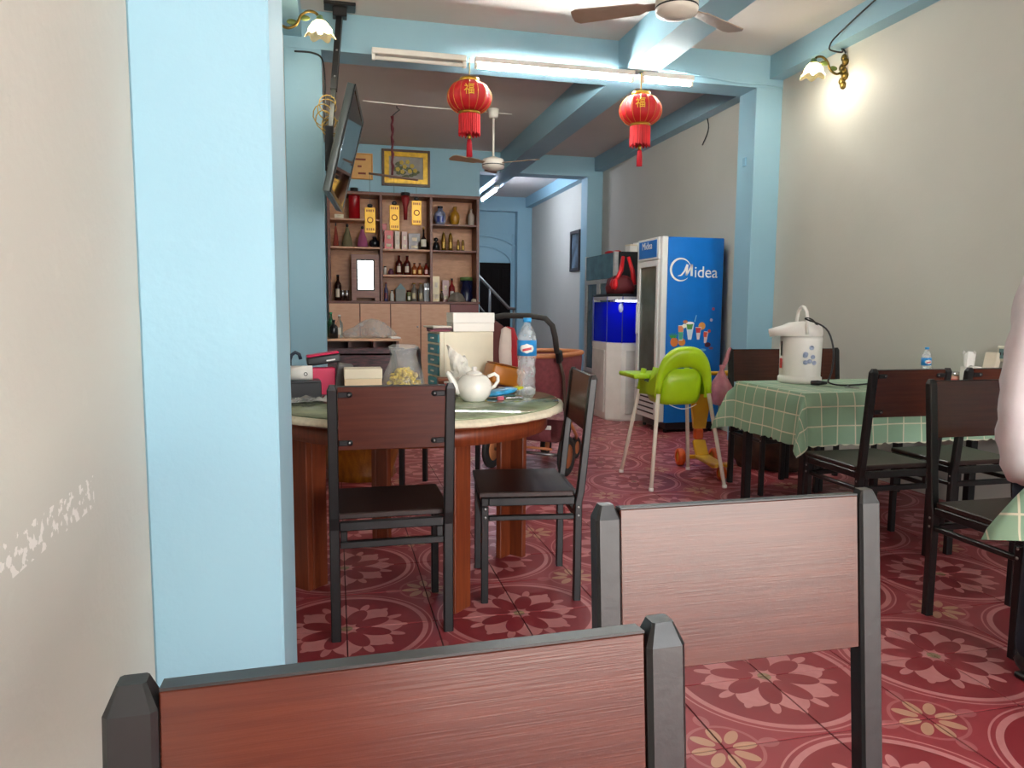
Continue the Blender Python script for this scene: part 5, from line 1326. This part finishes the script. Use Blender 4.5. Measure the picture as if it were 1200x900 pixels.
# ------------------------------------------------------------------ hanging mobile with gold plaques
hk = atz(465, 124, ZC); MY = hk.y
mb_t = thing('hanging_mobile', 'wooden rod mobile with three gold plaques on dark red cord', 'mobile', (hk.x, MY, ZC-.0006))
def loc(px, py): p = aty(px, py, MY); return Vector((p.x-hk.x, 0, p.z-ZC))
MB().tube([(0, 0, 0), (.0, 0, -.02), (.03, 0, -.04), (-.01, 0, -.07), (-.05, 0, -.11)], .006, 6).build('hook', M_BLK, mb_t)
ca, cb_ = Vector((-.05, 0, -.11)), loc(460, 205)
MB().tube([ca.lerp(cb_, i/14)+Vector((.006*math.sin(i*2.2), 0, 0)) for i in range(15)], [.012+.006*(i % 3 == 0) for i in range(15)], 8).build('cord', mat('maroon_cord', '#5c1420', .7), mb_t)
ra, rb_ = loc(432, 203), loc(490, 211)
MB().tube([ra, rb_], .012, 8).build('rod', mat('rod_wood', '#6c5448', .5), mb_t)
for k, (px, py0, py1, wpx) in enumerate(((433.5, 243, 273, 13), (462, 240, 270, 12), (488, 235, 264, 12))):
    c0, c1 = loc(px, py0), loc(px, py1); wz = wpx*.0087/2
    top = ra.lerp(rb_, (c0.x-ra.x)/(rb_.x-ra.x)) if ra.x < c0.x < rb_.x else (ra if c0.x <= ra.x else rb_)
    st_ = MB().tube([top, c0+Vector((0, 0, .03))], .002, 5).build('string', M_BLK, mb_t)
    MB().ball(c0+Vector((0, 0, .018)), (.03, .02, .022), 10, 6).build('bow', M_BLK, st_)
    pl_ = MB().b2((c0.x-wz, -.02, c1.z), (c0.x+wz, .02, c0.z-.004), .004).build('plaque', mat('gold_plaque', '#dca82c', .4, .2, var=.05), mb_t)
    zc2 = (c0.z+c1.z)/2; h2 = c0.z-c1.z; mk = mat('plaque_ink', '#6c3010', .6)
    for r_, zz in ((3, zc2+h2*.36), (3, zc2-h2*.36)):
        for q in range(4): MB().b2((c0.x-wz*.7+q*wz*.4, -.0215, zz-.012), (c0.x-wz*.7+q*wz*.4+wz*.22, -.0202, zz+.012)).build('printed_character', mk, pl_)
    rg_ = MB().tube([(c0.x+.028*math.cos(a_), -.0205, zc2+.028*math.sin(a_)) for a_ in [2*PI*i/14 for i in range(14)]], .005, 5, True); rg_.build('printed_emblem', mk, pl_)
wire('cable', [atz(425, 118, ZC-.006), atz(460, 122, ZC-.006), atz(525, 128, ZC-.006), atz(600, 134, ZC-.006)], .006, M_WHITE, 'pale cable stapled across the ceiling above the mobile')

# ------------------------------------------------------------------ stair rail at the passage
sr = thing('stair_railing', 'grey steel stair handrail in front of the dark door', 'railing', (0, 0, 0))
YR = 11.6; m_rl = mat('rail_grey', '#6a6866', .4, .4)
a, b, c = aty(556, 318, YR), aty(596, 361, YR), aty(604, 362, YR)
MB().tube([a, b, c], .025, 10).build('handrail', m_rl, sr)
d, e = aty(556, 352, YR), aty(592, 396, YR)
MB().tube([d, e], .015, 8).build('lower_rail', m_rl, sr)
for px in (574,): p = aty(px, 337, YR); MB().tube([(p.x, YR, 0), (p.x, YR, p.z)], .022, 10).build('post', m_rl, sr)
p = aty(602, 362, YR); MB().tube([(p.x, YR, 0), (p.x, YR, p.z)], .022, 10).build('post', m_rl, sr)

# red bag and clutter on the display fridge and aquarium
rbag = thing('red_bag', 'red cloth bag with bow lying on the aquarium hood', 'bag', (3.02, 7.52, .841+.521))
lumpy([(0, 0), (.12, 0), (.14, .07), (.11, .16), (.05, .20), (0, .205)], 22, .1, 31, 1.2, .9).build('body', mat('dark_red_cloth', '#5c0c14', .7), rbag)
rb2 = MB()
for s in (-1, 1): rb2.ball((-.12, -.1+s*.035, .10), (.03, .045, .06), 12, 8)
rb2.build('bow', mat('red_ribbon', '#c8141e', .5), rbag)
MB().tube([(-.10, -.08, .12), (-.02, -.05, .25), (.02, .0, .40)], [.02, .025, .02], 8).build('ribbon', MATS['red_ribbon'], rbag); MB().tube([(.13, -.05, .1), (.12, -.03, .25), (.08, .0, .40)], [.03, .025, .02], 8).build('ribbon', MATS['red_ribbon'], rbag)
fb = thing('ribbon_bow', 'flat red ribbon bow lying on top of display fridge', 'ribbon', (3.32, 8.55, 1.861))
for k in range(4): MB().ball((.05*math.cos(k*1.6), .12*math.sin(k*1.6), .025), (.05, .1, .022), 12, 6).build('loop', MATS['red_ribbon'], fb)
lt = thing('paper_roll', 'white paper roll standing on top of display fridge', 'paper roll', (3.50, 8.22, 1.861))
MB().lathe([(.02, 0), (.05, 0), (.05, .12), (.02, .12), (.02, 0)], 20, capped=False).build('roll', M_WHITE, lt); MB().lathe([(.0155, .0), (.0195, .0), (.0195, .12), (.0155, .12)], 14, capped=False).build('core', CREAM, lt)
carton('carton', 'small white carton on top of the display fridge', 'box', (3.38, 8.12, 1.861), (.1, .1, .09), M_WHITE, .2, None, CREAM, .2)

# ------------------------------------------------------------------ standing person at the right edge
def person():
    M_SKIN = mat('skin', '#b98462', .55, var=.04); M_SHIRT = mat('pale_shirt', '#d9cfd0', .8, var=.06, scale=9, bump=.3); M_NAVY = mat('navy_cloth', '#1c2434', .8, var=.1)
    t = thing('person', 'person in pale long sleeved shirt standing at check cloth table', 'person', (2.298, 1.80, 0), 0)
    def skin(name, verts, edges, m, parent=t, sub=2, root=0):
        me = bpy.data.meshes.new(name); me.from_pydata([v[0] for v in verts], edges, []); me.materials.append(m)
        o = bpy.data.objects.new(name, me); COL.objects.link(o); o.parent = parent
        md = o.modifiers.new('skin', 'SKIN'); md.use_smooth_shade = True
        if not me.skin_vertices: bpy.context.view_layer.objects.active = o
        lay = me.skin_vertices[0].data if me.skin_vertices else None
        for i, v in enumerate(verts):
            r = v[1]; r = r if isinstance(r, tuple) else (r, r)
            lay[i].radius = r; lay[i].use_root = (i == root)
        subsurf(o, sub); return o
    V = [((0, 0, .93), (.10, .07)), ((0, .0, 1.10), (.09, .065)), ((0, .0, 1.28), (.10, .07)), ((0, .01, 1.39), (.07, .055)), ((0, .005, 1.46), .048), ((0, -.01, 1.54), .05), ((0, -.01, 1.62), (.075, .09)), ((0, -.01, 1.70), (.065, .08)),
         ((.09, 0, .86), .07), ((.10, -.01, .48), .05), ((.10, .02, .10), .038), ((.10, -.03, .05), .045), ((.11, -.14, .035), .04),
         ((-.09, 0, .86), .07), ((-.10, -.01, .48), .05), ((-.10, .02, .10), .038), ((-.10, -.03, .05), .045), ((-.11, -.14, .035), .04)]
    E_ = [(0, 1), (1, 2), (2, 3), (3, 4), (4, 5), (5, 6), (6, 7), (0, 8), (8, 9), (9, 10), (10, 11), (11, 12), (0, 13), (13, 14), (14, 15), (15, 16), (16, 17)]
    arms = []
    for s in (-1, 1):
        n = len(V)
        if s < 0: pts = [((-.155, .0, 1.36), .042), ((-.215, .01, 1.10), .038), ((-.245, -.0, .86), .034), ((-.24, -.01, .74), .03), ((-.225, -.01, .66), .026)]
        else: pts = [((.155, .0, 1.37), .042), ((.25, .02, 1.14), .038), ((.29, .0, .95), .034), ((.29, -.06, .78), .03), ((.28, -.08, .70), .026)]
        V += pts; E_.append((2, n)); E_ += [(n+i, n+i+1) for i in range(4)]
    skin('body', V, E_, M_SKIN)
    # clothes follow the same skeleton, slightly larger
    S = [((0, 0, .82), (.21, .155)), ((0, .0, .96), (.195, .145)), ((0, .0, 1.12), (.175, .13)), ((0, .0, 1.28), (.185, .13)), ((0, .008, 1.39), (.14, .10)), ((0, .006, 1.465), (.068, .066))]
    SE = [(i, i+1) for i in range(5)]
    for s in (-1, 1):
        n = len(S)
        if s < 0: pts = [((-.17, 0, 1.355), .085), ((-.215, .01, 1.10), .072), ((-.245, 0, .86), .066), ((-.243, -.01, .74), .07), ((-.225, -.01, .665), .05)]
        else: pts = [((.16, 0, 1.365), .075), ((.255, .02, 1.14), .066), ((.295, .0, .95), .062), ((.295, -.05, .82), .058), ((.29, -.06, .765), .05)]
        S += pts; SE.append((3, n)); SE += [(n+i, n+i+1) for i in range(4)]
    sh = skin('shirt', S, SE, M_SHIRT)
    tx = bpy.data.textures.new('folds', 'CLOUDS'); tx.noise_scale = .06; dm = sh.modifiers.new('folds', 'DISPLACE'); dm.texture = tx; dm.strength = .035; dm.mid_level = .25; dm.texture_coords = 'LOCAL'
    MB().lathe([(.030, .60), (.034, .62), (.036, .675), (.0, .675)], 16, (-.226, -.01, 0)).build('cuff', M_NAVY, t)
    T = [((0, 0, .92), (.13, .095)), ((.09, 0, .83), .095), ((.10, -.01, .48), .08), ((.10, .02, .05), .062), ((-.09, 0, .83), .095), ((-.10, -.01, .48), .08), ((-.10, .02, .05), .062)]
    skin('trousers', T, [(0, 1), (1, 2), (2, 3), (0, 4), (4, 5), (5, 6)], M_NAVY)
    # head details
    MB().ball((0, .015, 1.665), (.088, .10, .10), 18, 10).build('hair', mat('black_hair', '#14110f', .6), t)
    MB().ball((0, -.03, 1.625), (.076, .083, .108), 18, 12).build('face', M_SKIN, t)
    for s in (-1, 1):
        MB().ball((s*.03, -.105, 1.64), (.013, .008, .008), 8, 6).build('eye', M_BLK, t); MB().ball((s*.078, -.01, 1.62), (.012, .018, .03), 8, 6).build('ear', M_SKIN, t)
    MB().ball((0, -.117, 1.612), (.012, .016, .022), 8, 6).build('nose', M_SKIN, t); MB().ball((0, -.102, 1.572), (.024, .008, .006), 8, 6).build('mouth', mat('lips', '#8a4a40', .5), t)
    # hands: palm with four fingers and a thumb each
    for s, w_, in ((-1, Vector((-.225, -.01, .655))), (1, Vector((.28, -.08, .70)))):
        P = [((w_.x, w_.y, w_.z), .024), ((w_.x, w_.y-.01, w_.z-.05), (.022, .034)), ((w_.x, w_.y-.012, w_.z-.085), (.018, .036))]
        skin('hand', P, [(0, 1), (1, 2)], M_SKIN)
        for k, (dy, L) in enumerate(((-.03, .07), (-.01, .08), (.01, .075), (.03, .06))):
            b0 = Vector((w_.x, w_.y-.012+dy, w_.z-.085)); skin('finger', [(tuple(b0), .009), (tuple(b0+Vector((-s*.006, 0, -L*.45))), .0088), (tuple(b0+Vector((-s*.022, 0, -L*.85))), .008)], [(0, 1), (1, 2)], M_SKIN, t, 1)
        b0 = Vector((w_.x, w_.y-.035, w_.z-.04)); skin('thumb', [(tuple(b0), .011), (tuple(b0+Vector((-s*.01, -.025, -.03))), .0095), (tuple(b0+Vector((-s*.016, -.03, -.06))), .0085)], [(0, 1), (1, 2)], M_SKIN, t, 1)
    for s in (-1, 1):
        MB().ball((s*.105, -.065, .05), (.056, .15, .052), 16, 8).build('shoe', M_BLK, t)
        MB().b2((s*.105-.045, -.19, .0), (s*.105+.045, .05, .02), .006).build('shoe_sole', M_BLK, t)
person()
